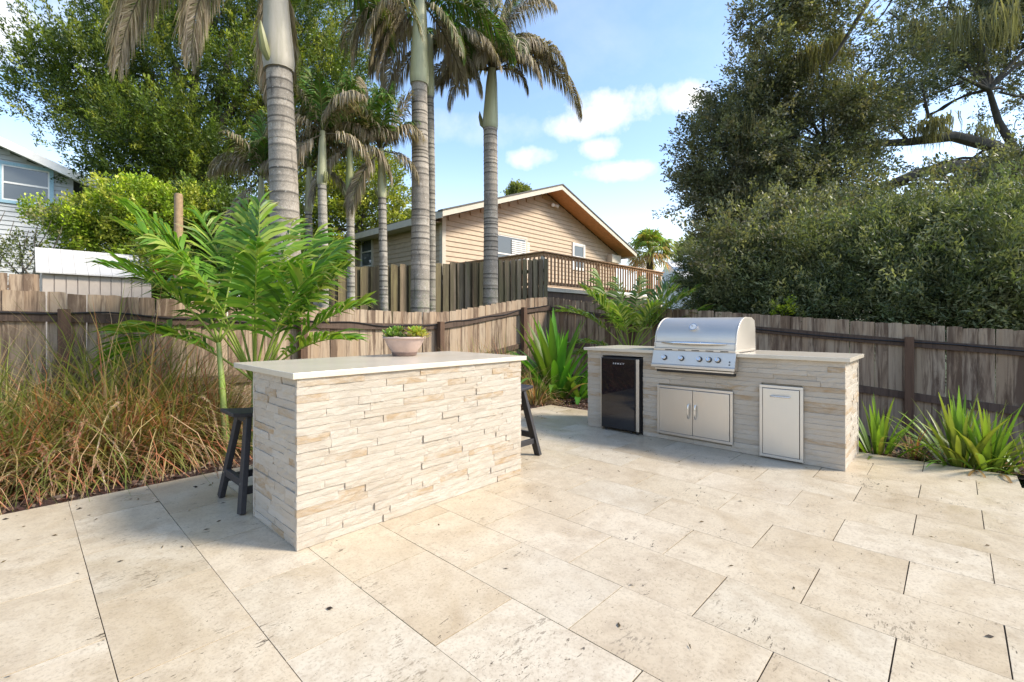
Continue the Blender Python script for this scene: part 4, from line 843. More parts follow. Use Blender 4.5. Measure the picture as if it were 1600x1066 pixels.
# --- leafy young palms in the bed
LUSH = [(.105, .23, .02), (.14, .28, .028), (.20, .32, .035), (.07, .165, .018), (.28, .36, .06)]
LUSH2 = [(.10, .19, .03), (.14, .24, .035), (.20, .28, .05), (.30, .34, .10)]
def leafy_palm(name, label, px, Y, stems, fronds, cols, seed, sc=1.):
    b, w = gp(px, Y); t = empty(name, b, label=label, cat='palm', group='leafy young palms in the bed'); g = random.Random(seed)
    for (r, f, h, rad, lr, lf) in stems:
        k = B(); p0 = rt*r+fw*f; p1 = rt*(r+lr)+fw*(f+lf)
        k.tube([Vector((p0.x, p0.y, -.08)), Vector((p0.x, p0.y, 0)).lerp(Vector((p1.x, p1.y, h)), .5), Vector((p1.x, p1.y, h))], [rad*1.25, rad, rad*.7], 10, True, [(.17, .25, .035), (.22, .31, .04), (.19, .30, .04)]); k.build('stem', 'shaft', t, smooth=True)
    for i, (r, f, h, az, el, L, dr, ll) in enumerate(fronds):
        p = rt*r+fw*f; a = math.atan2(-CA, SA)+math.radians(az)
        frond_obj(t, 'frond', 'gloss_leaf', (p.x, p.y, h), a, math.radians(el), L, dr, int(25*L/1.3), ll*1.02, .034*sc, .42, cols, rr=.012*sc, start=.36, vee=.34, seed=seed*17+i, spread=(62, 22), rcol=(.30, .38, .07))
    return t
leafy_palm('leafy_palm', 'lush green young palm with arching fronds beside the bar', 398, 4.85,
    [(.0, .0, .72, .035, .0, 0), (-.10, -.25, 1.08, .029, -.15, .1), (.06, .12, .7, .03, .03, .05)],
    [(0, 0, .7, 100, 86, 1.75, .15, .5), (0, 0, .7, 75, 76, 1.7, .3, .5), (0, 0, .7, 180, 62, 1.95, .45, .52), (0, 0, .7, 165, 52, 1.75, .55, .5), (0, 0, .7, 200, 68, 1.9, .5, .5), (0, 0, .7, 150, 68, 1.95, .35, .5), (.03, 0, .7, 25, 64, 1.4, .55, .46), (.03, 0, .7, 8, 52, 1.3, .7, .42), (.03, 0, .7, -12, 42, 1.1, .9, .4), (.03, 0, .7, 40, 70, 1.6, .42, .46), (.05, .1, .7, 60, 74, 1.7, .35, .48),
     (0, 0, .7, 205, 45, 1.2, .9, .42), (0, 0, .7, 235, 70, 1.5, .7, .45), (0, 0, .7, 300, 72, 1.4, .7, .42), (.03, 0, .7, -30, 64, 1.3, .75, .42), (0, 0, .7, 128, 80, 1.8, .2, .5), (.05, .1, .7, 5, 70, 1.55, .5, .44),
     (-.25, -.15, 1.08, 180, 30, 1.05, 1.95, .48), (-.25, -.15, 1.08, 150, 62, 1.15, .9, .42), (-.25, -.15, 1.08, 30, 60, 1.05, .9, .42), (-.25, -.15, 1.08, 215, 58, 1.05, 1.1, .42), (-.25, -.15, 1.08, 90, 75, 1.1, .6, .42)], LUSH, 3, 1.1)
leafy_palm('leafy_palm', 'leafy young palm with curled leaflets behind the grill hood', 985, 4.15,
    [(0, 0, .78, .04, 0, 0), (-.12, .1, .78, .03, -.02, 0)],
    [(0, 0, .75, 178, 52, 1.55, .75, .42), (0, 0, .75, 160, 65, 1.5, .55, .42), (0, 0, .75, 110, 76, 1.45, .3, .42), (0, 0, .75, 15, 50, 1.85, .28, .45), (0, 0, .75, 2, 40, 1.6, .32, .45), (0, 0, .75, -15, 60, 1.5, .6, .42), (0, 0, .75, 60, 70, 1.6, .35, .42), (0, 0, .75, 185, 25, 1.1, .6, .4), (0, 0, .75, 240, 62, 1.2, .9, .4), (0, 0, .75, 290, 64, 1.2, .9, .4), (-.12, .1, .75, 150, 76, 1.6, .3, .42), (0, 0, .75, 200, 66, 1.35, .8, .4), (0, 0, .75, 340, 66, 1.4, .6, .42), (0, 0, .75, 25, 62, 1.75, .4, .42), (0, 0, .75, 190, 8, 1.0, .3, .4)], LUSH2, 5)
leafy_palm('leafy_palm', 'small palm sprig in front of the shed corner', 300, 7.4,
    [(0, 0, .75, .03, 0, 0)], [(0, 0, .7, 175, 40, .9, .9, .35), (0, 0, .7, 150, 60, .9, .7, .35), (0, 0, .7, 30, 50, .9, .8, .35), (0, 0, .7, 90, 75, .9, .5, .35), (0, 0, .7, 200, 20, .8, .8, .3)], LUSH, 6)
# --- cabbage palm far off
c = at_depth(1015, 506, 24); cz = zat(392, 24)
cp = empty('cabbage_palm', (c.x, c.y, .3), label='round-headed fan palm beyond the deck railing', cat='palm tree'); g = np.random.default_rng(4)
B().tube([(0, 0, -.2), (.05, 0, 2), (0, 0, cz-.4)], [.2, .17, .17], 10, True, [(.16, .13, .10)]*3).build('trunk', 'treebark', cp, smooth=True)
for i in range(46):
    el = g.uniform(-.7, 1.45); az = g.uniform(0, 6.28); dv = Vector((math.cos(az)*math.cos(el), math.sin(az)*math.cos(el), math.sin(el))); s_ = Vector((-math.sin(az), math.cos(az), 0)); u = s_.cross(dv)
    b = B(); o0 = Vector((0, 0, cz-.4)); h0 = o0+dv*.75; col = [(.30, .34, .08), (.40, .40, .10), (.22, .28, .07)][i % 3] if el > -.15 else (.50, .33, .12)
    b.tube([o0, h0], [.02, .015], 4, True, [col]*2)
    for k in range(15):
        a = (k-7)/7*1.75; d1 = dv*math.cos(a)+s_*math.sin(a); L = .8*g.uniform(.8, 1.1); wv = (dv*-math.sin(a)+s_*math.cos(a))*.045; tip = h0+d1*L+Vector((0, 0, -.22-.15*abs(a)))
        m_ = h0+d1*L*.6; cc = [x*g.uniform(.7, 1.3) for x in col]; b.add([h0, m_-wv, tip, m_+wv], [(0, 1, 2, 3)], cc)
    b.build('fan_leaf', 'grass', cp)

# ------------------------------------------------------------------ strap-leaved plants: each leaf its own object
def strap_mesh(k, seg=7, wid=.075, bend=1.0, col=(.08, .20, .03), fold=.25):
    g = random.Random(k); V = []; F = []; C = []; c = [x*g.uniform(.8, 1.25) for x in col]; p = Vector((0, 0, 0)); an = 0.
    for i in range(seg+1):
        t = i/seg; w = wid*(.45+.85*math.sin(math.pi*min(1, .12+.75*t))**.8)*(1-t**4)+.002; nrm_ = Vector((-math.sin(an), 0, math.cos(an)))
        for sgn in (-1, 0, 1): V.append(tuple(p+Vector((0, sgn*w/2, 0))+(Vector((-math.cos(an), 0, math.sin(an)))*fold*w*.5 if sgn else Vector())+Vector((0, g.uniform(-.004, .004), 0)))); C.append([x*(.8+.35*t)*(1.15 if sgn == 0 else 1) for x in c])
        an += bend/seg*(.3+1.4*t); p = p+Vector((math.sin(an), 0, math.cos(an)))*(1/seg)
    for i in range(seg):
        for j in range(2): a = i*3+j; F.append((a, a+1, a+4, a+3))
    b = B(); b.v = V; b.f = F; b.c = [tuple(x)+(1,) for x in C]; me = b.mesh('leaf', 'gloss_leaf', True, False); return me
def strap_plant(name, label, pos, n, L, wid, col, seed, lean=(.1, .75), bends=(.2, 1.3), cat='plant', group=None, rz=.06):
    t = empty(name, pos, label=label, cat=cat, group=group); g = random.Random(seed)
    ms = [strap_mesh(seed*20+k, wid=wid/L, bend=bends[0]+(bends[1]-bends[0])*k/8, col=col if k % 4 else [x*1.25 for x in col]) for k in range(9)]
    md_ = strap_mesh(seed*20+77, wid=wid/L*.7, bend=1.8, col=(.30, .22, .10))
    for i in range(n):
        a = i*2.39996+g.uniform(-.3, .3); f = (i+.5)/n; tl = lean[0]+(lean[1]-lean[0])*f+g.uniform(-.08, .08); k = min(8, int(f*9*g.uniform(.7, 1.15))); l = L*g.uniform(.75, 1.08)*(1-.15*f)
        link('leaf', md_ if (f > .8 and g.random() < .45) else ms[k], t, (math.cos(a)*rz*f*1.4, math.sin(a)*rz*f*1.4, -.02), Matrix.Rotation(a, 3, 'Z').to_4x4().to_3x3().__matmul__(Matrix.Rotation(tl, 3, 'Y')).to_euler(), (l, l, l))
    return t
cr = (.095, .20, .026)
b_, w = gp(868, 4.75); strap_plant('crinum_lily', 'broad strap-leaved lily clump between the bar and the cooler', b_, 60, 1.45, .12, cr, 2, (.03, .8), (.12, 1.5), rz=.2)
b_, w = gp(905, 4.35); strap_plant('crinum_lily', 'smaller lily with leaves arching low beside the cooler', b_, 16, .8, .085, cr, 3, (.3, 1.0), (.4, 1.9))
ag = (.15, .21, .03)
for px, py, n, L, lab, sd_ in ((1372, 702, 40, .56, 'green sword-leaved plant by the counter end', 4), (1500, 716, 66, .66, 'full sword-leaved plant at the patio edge with yellow stub', 5), (1545, 722, 52, .62, 'sword-leaved plant growing into its fuller neighbour', 6), (1618, 745, 26, .45, 'low sword-leaved plant at the patio corner', 7)):
    Y, w = on_x(px, 5.36); X = 5.36; strap_plant('sword_plant', lab, (X, Y, gzs(X, Y)+.02), n, L, .031, ag, sd_, (.04, .95), (.05, 1.1), rz=.12, group='sword-leaved plants along the patio edge')
Y, w = on_x(1498, 5.25); stb = B(); stb.tube([(0, 0, -.05), (.0, .0, .07), (.01, 0, .13)], [.022, .02, .014], 8, True, [(.5, .30, .04), (.48, .27, .04), (.16, .07, .03)]); o = stb.build('cut_stub', 'shaft', None, True, label='short yellow cut plant stub at the patio edge', cat='plant stub'); o.location = (5.25, Y, gzs(5.25, Y)+.02)

# ------------------------------------------------------------------ fountain grass
def grass_clump(name, label, x, y, n, L, seed, mixc, plumes, group, spread=1.0):
    g = np.random.default_rng(seed); t = empty(name, (x, y, gzs(x, y)+.02), label=label, cat='plant', group=group)
    az = g.uniform(0, 2*math.pi, n); tl = np.clip(g.beta(1.2, 1.5, n), .02, 1)*1.0*spread; ln = L*g.uniform(.5, 1.15, n); bend = g.uniform(.6, 2.6, n)*(.5+tl); r0 = g.uniform(0, .11, n); dead = g.random(n) < .2; tl = np.where(dead, g.uniform(1.0, 1.5, n), tl); ln = np.where(dead, ln*.6, ln); bend = np.where(dead, g.uniform(.1, .9, n), bend)
    seg = 5; p = np.stack([np.cos(az)*r0, np.sin(az)*r0, np.full(n, -.02)], 1); V = []; an = tl.copy(); tw = g.normal(0, .5, n); w0 = g.uniform(.0035, .0095, n)
    sd_ = np.stack([-np.sin(az), np.cos(az), np.zeros(n)], 1)
    for i in range(seg+1):
        w = (w0*(1-(i/seg)**1.5)+.0004)[:, None]; V.append(p-sd_*w); V.append(p+sd_*w)
        an = an+bend/seg*(.4+1.3*i/seg); az2 = az+tw*i/seg; p = p+np.stack([np.cos(az2)*np.sin(an), np.sin(az2)*np.sin(an), np.cos(an)], 1)*(ln/seg)[:, None]
        p[:, 2] = np.maximum(p[:, 2], .01)
    V = np.stack(V, 1); k = (seg+1)*2
    f = np.array([[2*i, 2*i+1, 2*i+3, 2*i+2] for i in range(seg)]).ravel(); loops = (f[None]+np.arange(n)[:, None]*k).ravel(); nf = n*seg
    cols = np.array([(.16, .19, .04), (.25, .26, .06), (.42, .33, .15), (.50, .33, .19), (.42, .17, .09), (.09, .10, .03)]); c = cols[g.choice(6, n, p=mixc)]*g.uniform(.75, 1.25, (n, 1)); c = np.where(dead[:, None], np.array([.34, .24, .14])*g.uniform(.5, 1.2, (n, 1)), c)
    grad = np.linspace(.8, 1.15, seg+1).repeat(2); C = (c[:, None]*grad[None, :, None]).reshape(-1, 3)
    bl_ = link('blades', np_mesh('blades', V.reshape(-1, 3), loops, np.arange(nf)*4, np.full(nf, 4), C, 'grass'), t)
    for i in range(plumes):
        a = g.uniform(0, 6.28); ti = g.uniform(.1, .7); l = L*g.uniform(.8, 1.25); an_ = ti; q = Vector((0, 0, 0)); pts = [q.copy()]
        for s_ in range(9): an_ += .13+.05*s_*g.uniform(.6, 1.3)*.6; q = q+Vector((math.cos(a)*math.sin(an_), math.sin(a)*math.sin(an_), math.cos(an_)))*(l/9); q.z = max(q.z, .03); pts.append(q.copy())
        b = B(); b.tube(pts, [.0022]*10, 4, True, [(.30, .22, .10)]*10); pc_ = [(.60, .34, .24), (.52, .27, .19), (.62, .46, .32)][i % 3]
        hp = pts[5:]; 
        for s_ in range(90):
            u = g.random()*(len(hp)-1.01); j = int(u); cpt = hp[j].lerp(hp[j+1], u-j); dr_ = (hp[j+1]-hp[j]).normalized(); rv = Vector(g.normal(size=3)); rv = (rv-dr_*rv.dot(dr_)).normalized(); e = cpt+rv*.014*math.sin(math.pi*min(1, .15+.8*u/(len(hp)-1)))*1.3+dr_*.026; wv = rv.cross(dr_)*.0034
            b.add([cpt-wv, cpt+wv, e], [(0, 1, 2)], [x*g.uniform(.75, 1.2) for x in pc_])
        b.build('flower_plume', 'grass', t)
    return t
GG = 'fountain grass clumps in the bed'; GL = 'feathery fountain grass clump with tan and green blades in the bed beside the patio'
mg = (.24, .22, .14, .14, .13, .13); mt = (.10, .14, .15, .22, .28, .11)
k = 0
def GLS(px, Y):
    if px > 320: return 'short reddish fountain grass clump beside the stool behind the bar'
    if px > 300: return 'fountain grass clump under the leafy palm fronds by the fence'
    if Y < 5.2: return 'low reddish-tan fountain grass clump at the front edge of the bed' if mx_ is mt else 'low green fountain grass clump at the front edge of the bed'
    if Y > 5.8: return 'tall fountain grass clump right against the fence below the shed'
    return 'tallest arching fountain grass clump in the middle of the bed' if L > 1.4 else 'green fountain grass clump in the middle of the bed'
for px, Y, L, mx_ in ((-60, 4.85, .9, mg), (25, 4.95, 1.0, mg), (110, 4.9, .9, mt), (185, 4.92, 1.0, mt), (262, 4.95, .95, mt), (10, 5.4, 1.2, mg), (95, 5.35, 1.25, mg), (165, 5.35, 1.5, mg), (225, 5.35, 1.5, mg), (285, 5.4, 1.3, mg), (335, 5.25, 1.0, mt), (-50, 5.5, 1.2, mg), (55, 5.9, 1.25, mg), (200, 5.95, 1.5, mg), (310, 5.9, 1.1, mg)):
    X, w = on_y(px, Y); grass_clump('fountaingrass_clump', GLS(px, Y), X, Y, 800 if Y < 5.2 else 680, L*(.9 if Y < 5.2 else 1.08), 300+k, mx_, 9, GG, 1.08); k += 1
GL2 = 'fountain grass clump against the fence behind the bar'
for px, Y, L in ((470, 5.8, .9), (530, 5.75, .95), (590, 5.8, .95), (650, 5.8, .9), (705, 5.7, 1.05), (750, 5.6, 1.15), (790, 5.5, 1.2), (800, 5.0, .9)):
    X, w = on_y(px, Y); grass_clump('fountaingrass_clump', 'fountain grass clump between leafy palm and planter bowl by the fence' if px < 560 else 'fountain grass clump by the fence just behind the planter bowl' if px < 690 else 'fountain grass clump where the fence top rises' if px < 770 else 'fountain grass clump beside the broad-leaved lily', X, Y, 520, L, 300+k, mg if px < 690 else (.16, .2, .2, .18, .16, .10), 4, 'fountain grass along the fence', .95); k += 1
X, w = on_y(838, 4.42); grass_clump('fountaingrass_clump', 'dry brown grass clump drooping beside the end stool', X, 4.42, 240, .6, 399, (.08, .1, .2, .3, .22, .10), 0, None, 1.2)
X, w = on_y(1420, .9); Y, w = on_x(1428, 5.42); grass_clump('fountaingrass_clump', 'small dry grass tuft between the two sword-leaved plants', 5.42, Y, 90, .38, 398, (.08, .1, .3, .3, .12, .10), 0, None, 1.3)

# ------------------------------------------------------------------ broadleaf trees, shrubs and oak
def sample_lobes(lobes, n, g, shell=.55, clump=0, cs=.25):
    if clump:
        P0, D0, W0 = sample_lobes(lobes, max(8, n//clump), g, shell); k = g.integers(0, len(P0), n); j = g.normal(0, cs, (n, 3))*np.array([1, 1, .75]); return P0[k]+j, nrm(D0[k]+nrm(j)*.8), W0[k]
    P = []; D = []; wts = np.array([l[3]**2.2*(l[5] if len(l) > 5 else 1) for l in lobes]); wts /= wts.sum(); which = g.choice(len(lobes), n, p=wts); d = nrm(g.normal(size=(n, 3))); rad = g.uniform(0, 1, n)**(1/3)*(1-shell)+shell*g.uniform(.75, 1.05, n)
    ctr = np.array([at_depth(l[0], l[1], l[2])[:] for l in lobes]); rr = np.array([l[3] for l in lobes]); sq = np.array([l[4] if len(l) > 4 else .85 for l in lobes])
    off = d*(rad*rr[which])[:, None]; off[:, 2] *= sq[which]; return ctr[which]+off, d, which
def sprays(P, D, per, L, rad, ll, lw, cols, g, up=.6, droop=0., tint=.25, tip=.9):
    n = len(P); A = nrm(D*.8+np.array([0, 0, up])+g.normal(0, .35, (n, 3))); ci = g.integers(0, len(cols), n); cc = np.array(cols)[ci]*g.uniform(1-tint, 1+tint, (n, 1))
    t = g.uniform(0, 1, (n, per)); base = P[:, None]+A[:, None]*(t*L*g.uniform(.6, 1.3, (n, 1)))[..., None]+g.normal(0, 1, (n, per, 3))*(rad*(1.15-.75*t))[..., None]
    base[..., 2] -= droop*t**2*L
    dr = nrm(A[:, None]*.9+g.normal(0, .55, (n, per, 3))); N = n*per; C = np.repeat(cc, per, 0)*g.uniform(.75, 1.3, (N, 1))*(1+tip*np.clip(t.reshape(-1, 1)-.45, 0, 1)*np.array([1.3, 1.0, .2]))  # lighter, yellower spray tips: new growth plus a sunlit look put into the colour
    return leaves(base.reshape(-1, 3), dr.reshape(-1, 3), ll*g.uniform(.5, 1.45, N), lw*g.uniform(.6, 1.4, N), C)
def limb(b, p, q, r0, r1, g, col, n=7, wob=.12):
    p, q = Vector(p), Vector(q); L = (q-p).length; pts = [p.lerp(q, i/n)+Vector(g.normal(0, wob*L*.18, 3))*math.sin(math.pi*i/n)+Vector((0, 0, .10*L*math.sin(math.pi*i/n))) for i in range(n+1)]
    b.tube(pts, [r0+(r1-r0)*i/n for i in range(n+1)], 7, True, [col]*(n+1)); return pts
BRK = (.12, .10, .08)
def tree(name, label, base, lobes, nsp, per, L, rad, ll, lw, cols, seed, trunk_r, fork, up=.6, shell=.55, nlimb=26, cat='tree', group=None, mat='leaf', droop=0., bark=BRK, tr=True, main=True, anchors=(), tip=.9, clump=0, cs=.25):
    g = np.random.default_rng(seed); base = Vector(base); t = empty(name, base, label=label, cat=cat, group=group)
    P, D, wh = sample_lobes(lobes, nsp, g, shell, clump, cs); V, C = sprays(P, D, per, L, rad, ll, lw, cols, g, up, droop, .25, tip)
    V -= np.array(base[:]); co = link('crown', quads_mesh('crown', V, C, mat), t)
    b = B(); fk = Vector(fork)-base
    if tr: b.tube([(0, 0, -.3), fk*.25, fk*.6, fk], [trunk_r*1.35, trunk_r, trunk_r*.85, trunk_r*.7], 12, True, [bark]*4)
    b.build('trunk', 'treebark', t, True) if tr else None
    b2 = B(); ctr = [at_depth(l[0], l[1], l[2])-base for l in lobes]
    for i, c_ in enumerate(ctr):
        pts = limb(b2, fk, c_, trunk_r*.42, trunk_r*.12, g, bark) if main else limb(b2, min(anchors, key=lambda q: (q-base-c_).length)-base, c_+Vector(nrm(g.normal(size=3))*lobes[i][3]*.8), .04, .015, g, bark)
        for k_ in range(max(2, nlimb//len(ctr))):
            e = c_+Vector(nrm(g.normal(size=3))*lobes[i][3]*.85); limb(b2, pts[g.integers(3, 7)], e, min(trunk_r*.16, .03), .008, g, bark, 5)
    b2.build('branches', 'treebark', t, True); return t
LT = [(128, 135, 16, 1.3), (75, 125, 15.6, .5, .6), (80, 165, 15.6, .8, .6), (195, 60, 16.5, 1.3), (215, 150, 15.5, 2.1), (300, 90, 17, 2.5), (230, 240, 15.5, 1.7), (330, 230, 16.5, 2.2), (400, 110, 17, 2.4), (455, 45, 17.5, 2.0), (500, 110, 17.5, 1.4), (470, 210, 17.5, 2.0), (370, 310, 16.5, 1.8), (270, 310, 15.8, 1.5), (215, -50, 16.5, 2.0), (320, -60, 17.5, 2.6), (430, -60, 17.5, 2.0), (545, 160, 18, .9), (190, 215, 15.2, 1.0)]
bs = at_depth(310, 470, 16.5); bs.z = .5
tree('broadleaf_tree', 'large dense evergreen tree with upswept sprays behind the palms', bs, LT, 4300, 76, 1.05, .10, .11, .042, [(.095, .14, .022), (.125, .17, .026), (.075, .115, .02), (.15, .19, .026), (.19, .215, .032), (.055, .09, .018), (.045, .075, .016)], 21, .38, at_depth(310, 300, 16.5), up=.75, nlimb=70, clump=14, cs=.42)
bs = at_depth(590, 470, 19); bs.z = .7
tree('broadleaf_tree', 'smaller yellow-green tree seen between the slim palm trunks', bs, [(585, 300, 19, 1.2), (545, 260, 19.5, 1.5), (560, 350, 19, 1.3), (500, 330, 18.5, 1.6), (470, 380, 18, 1.4), (610, 345, 19, .7)], 620, 70, .8, .17, .13, .06, [(.20, .24, .03), (.27, .29, .045), (.12, .16, .025)], 22, .2, at_depth(560, 360, 19), nlimb=20)
bs = at_depth(210, 470, 12.6); bs.z = .3
tree('leafy_shrub', 'bright yellow-green leafy shrub above the shed roof', bs, [(150, 355, 12.4, .62), (205, 330, 12.6, .75), (250, 350, 12.8, .7), (185, 385, 12.6, .65), (120, 370, 12.2, .4, .7), (285, 330, 13, .6), (80, 345, 12.2, .35, .5), (240, 395, 12.8, .6)], 640, 70, .42, .12, .085, .048, [(.22, .32, .03), (.28, .36, .04), (.15, .23, .025), (.31, .34, .07)], 23, .07, at_depth(205, 400, 12.6), nlimb=20, cat='shrub', group='shrubs beyond the fence')
bs = at_depth(340, 480, 13.5); bs.z = .3
tree('leafy_shrub', 'dark green understorey shrub behind the leafy palm', bs, [(330, 340, 13.8, 1.0), (390, 370, 13.8, 1.0), (290, 400, 13.5, .9), (360, 430, 13.5, .9), (270, 440, 13, .7), (430, 400, 14, .9), (480, 430, 14, .8), (250, 430, 11.6, .45)], 700, 70, .5, .16, .10, .055, [(.08, .125, .022), (.11, .16, .025), (.055, .085, .018)], 24, .08, at_depth(350, 420, 13.5), nlimb=20, cat='shrub', group='shrubs beyond the fence')
# orange blossoms on the shrub by the shed
bs = at_depth(241, 470, 11.4); bs.z = gzs(bs.x, bs.y)
sh = tree('flowering_shrub', 'sparse shrub with a few orange blossoms at the shed end', bs, [(246, 425, 11.4, .38), (255, 452, 11.4, .3)], 70, 50, .3, .1, .09, .05, [(.10, .16, .025), (.16, .20, .03)], 25, .03, at_depth(246, 440, 11.4), nlimb=8, cat='shrub')
for px, py in ((238, 420), (242, 424), (272, 432), (263, 409)):
    c = at_depth(px, py, 11.0)-bs; b = B(); g_ = np.random.default_rng(px)
    for i in range(9):
        dv = Vector(nrm(g_.normal(size=3))); s_ = dv.cross(Vector((.3, .5, .8))).normalized()*.03; b.add([c, c+dv*.05+s_, c+dv*.09, c+dv*.05-s_], [(0, 1, 2, 3)], (.65, .12, .015))
    b.build('blossom', 'leaf', sh)
# bare shrub before the blue house
bs = at_depth(22, 470, 11.5); bs.z = gzs(bs.x, bs.y); t = empty('bare_shrub', bs, label='thin bare-branched shrub in front of the blue-grey siding', cat='shrub'); b = B(); g = np.random.default_rng(8)
for px, py in ((22, 345), (8, 330), (45, 360), (80, 345), (100, 335), (30, 395), (-5, 350), (60, 350)):
    limb(b, (0, 0, 0), at_depth(px, py, 11.5)-bs, .035, .006, g, (.16, .14, .11), 7, .3)
b.build('branches', 'treebark', t, True); P, D, wh = sample_lobes([(20, 390, 11.5, .35), (30, 410, 11.5, .3), (85, 345, 11.5, .3, .5)], 90, g); V, C = sprays(P, D, 14, .3, .07, .08, .04, [(.12, .15, .05), (.2, .2, .1)], g); V -= np.array(bs[:]); link('crown', quads_mesh('crown', V, C, 'leaf'), t)
# wooden pole rising behind the leafy palm
X, w = on_y(279, 7.6); zt = zat(303, w); b = B(); b.tube([(0, 0, -.1), (0, 0, zt-gzs(X, 7.6)-.04), (0, 0, zt-gzs(X, 7.6))], [.055, .05, .042], 12); o = b.build('wooden_pole', 'poletan', None, True, label='tan wooden pole standing behind the leafy palm', cat='pole'); o.location = (X, 7.6, gzs(X, 7.6))

# --- live oak and the shrub thicket on the right
OAKC = [(.125, .14, .078), (.155, .165, .09), (.10, .115, .065), (.20, .20, .115), (.165, .15, .09)]
OL = [(1140, 250, 11.5, 1.0), (1180, 180, 11.5, 1.1), (1130, 310, 11.3, .75), (1230, 120, 12, 1.3), (1220, 250, 11.5, 1.4), (1290, 180, 11.5, 1.5), (1180, 350, 11, .8), (1270, 300, 11.2, 1.1), (1350, 120, 12, 1.2), (1330, 240, 12, .7), (1430, 60, 12, 1.3), (1420, 150, 12.5, 1.2), (1510, 30, 12.5, 1.3), (1530, 110, 13, .8), (1590, 60, 13, 1.5), (1580, 165, 13, .7), (1370, 330, 11, .8), (1450, -30, 12, 1.6), (1590, -60, 12, 1.8), (1700, 40, 12, 2), (1720, -60, 11, 2.2), (1740, 180, 13, 1.3), (1660, 120, 13.5, .9), (1120, 390, 11, .75), (1165, 440, 10.6, .75), (1225, 420, 10.6, .95), (1290, 380, 10.6, 1.0), (1200, 330, 11, 1.0), (1120, 470, 10.6, .6), (1160, 250, 11, 1.0), (1100, 280, 11.6, .4), (1480, 285, 12.5, .5), (1550, 300, 12.5, .55), (1400, 310, 12, .5), (1330, 330, 11.5, .8), (1250, 360, 10.4, 1.0), (1440, 190, 12.5, .5), (1600, 230, 12.8, .5), (1300, 345, 9.3, .6), (1370, 350, 9.0, .5), (1440, 335, 9.0, .5), (1520, 325, 8.8, .5), (1590, 310, 8.8, .55), (1240, 380, 9.4, .6)]
ro_ = random.Random(4); EX = [(px, 415-(px-1130)*.24+ro_.uniform(-35, 45), ro_.uniform(8.6, 9.8), ro_.uniform(.3, .6), .9, 1.5) for px in range(1140, 1640, 28)]
OL = [(l[0], l[1], l[2], l[3], l[4] if len(l) > 4 else .85, .46 if l[0] > 1330 else 1.2) for l in OL]+EX
ob = at_depth(1790, 506, 11.5); ob.z = -.2
oak = tree('live_oak', 'spreading live oak with dark small leaves and hanging moss', ob, OL, 7000, 62, .50, .09, .072, .036, OAKC, 31, .42, at_depth(1760, 300, 11.8), up=.25, nlimb=150, bark=(.10, .088, .072), main=False, tip=.15, clump=16, cs=.24, anchors=[at_depth(x, y, 11.3) for x, y in ((1660, 280), (1600, 258), (1550, 228), (1490, 213), (1420, 222), (1340, 226), (1290, 235), (1490, 258), (1430, 272), (1370, 297), (1320, 322), (1280, 345), (1560, 190), (1545, 140))]+[at_depth(1500, -90, 9.6), at_depth(1380, -40, 9.6)])
b = B(); g = np.random.default_rng(5)
for pts, r0, r1 in (([(1770, 320), (1660, 280), (1600, 258), (1550, 228), (1490, 213), (1420, 222), (1340, 226), (1290, 235)], .22, .04), ([(1770, 330), (1650, 275), (1560, 262), (1490, 258), (1430, 272), (1370, 297), (1320, 322), (1280, 345)], .2, .04), ([(1430, 272), (1410, 288), (1365, 292), (1330, 290)], .07, .02), ([(1600, 258), (1560, 190), (1545, 140), (1500, 120)], .10, .03), ([(1650, 275), (1600, 320), (1540, 335)], .1, .02), ([(1490, 213), (1450, 180), (1440, 130)], .06, .02)):
    P3 = [at_depth(x, y, 11.2+.25*math.sin(i*1.3))-ob for i, (x, y) in enumerate(pts)]; b.tube(P3, [r0+(r1-r0)*i/(len(P3)-1) for i in range(len(P3))], 9, True, [(.085, .075, .06)]*len(P3))
b.build('limbs', 'treebark', oak, True)
def moss(parent, base, spots, seed):
    g = np.random.default_rng(seed); Q = []; C = []
    for (px, py, w, L, n, sp) in spots:
        c = np.array(at_depth(px, py, w)[:])
        for i in range(int(n*1.8)):
            p = c+g.normal(0, sp, 3)*np.array([1, 1, .4]); l = L*g.uniform(.4, 1.1); col = np.array([(.27, .25, .12), (.21, .205, .12), (.34, .30, .14)][g.integers(3)])*g.uniform(.7, 1.2); seg = 4; q = p.copy(); wv = nrm(g.normal(size=3)*np.array([1, 1, 0]))*.015
            for s_ in range(seg):
                q2 = q+np.array([g.normal(0, .03), g.normal(0, .03), -l/seg]); k1 = 1-s_/seg; k2 = 1-(s_+1)/seg; Q.append([q-wv*k1, q+wv*k1, q2+wv*k2, q2-wv*k2]); C.append(col); q = q2
    me = quads_mesh('hanging_moss', np.array(Q)-np.array(base[:]), np.array(C), 'moss'); o = link('hanging_moss', me, parent); o['kind'] = 'stuff'; return o
moss(oak, ob, [(1305, 60, 10.4, .9, 60, .12), (1270, 75, 10.4, .8, 50, .12), (1465, 185, 10.9, .7, 80, .14), (1440, 195, 11, .55, 60, .15), (1535, 200, 11, .5, 50, .15), (1180, 300, 10.7, 1.3, 130, .3), (1230, 330, 10.6, .9, 120, .3), (1380, 290, 10.8, .5, 50, .1), (1500, 30, 11, 1.0, 70, .25), (1420, 40, 11, .9, 70, .25), (1560, 40, 11, .9, 60, .2), (1165, 190, 10.8, .7, 50, .2), (1310, 130, 10.6, .8, 80, .2), (1150, 360, 10.6, .8, 90, .25), (1570, 10, 10, .9, 50, .2), (1240, 15, 9.6, .5, 40, .15)], 6)
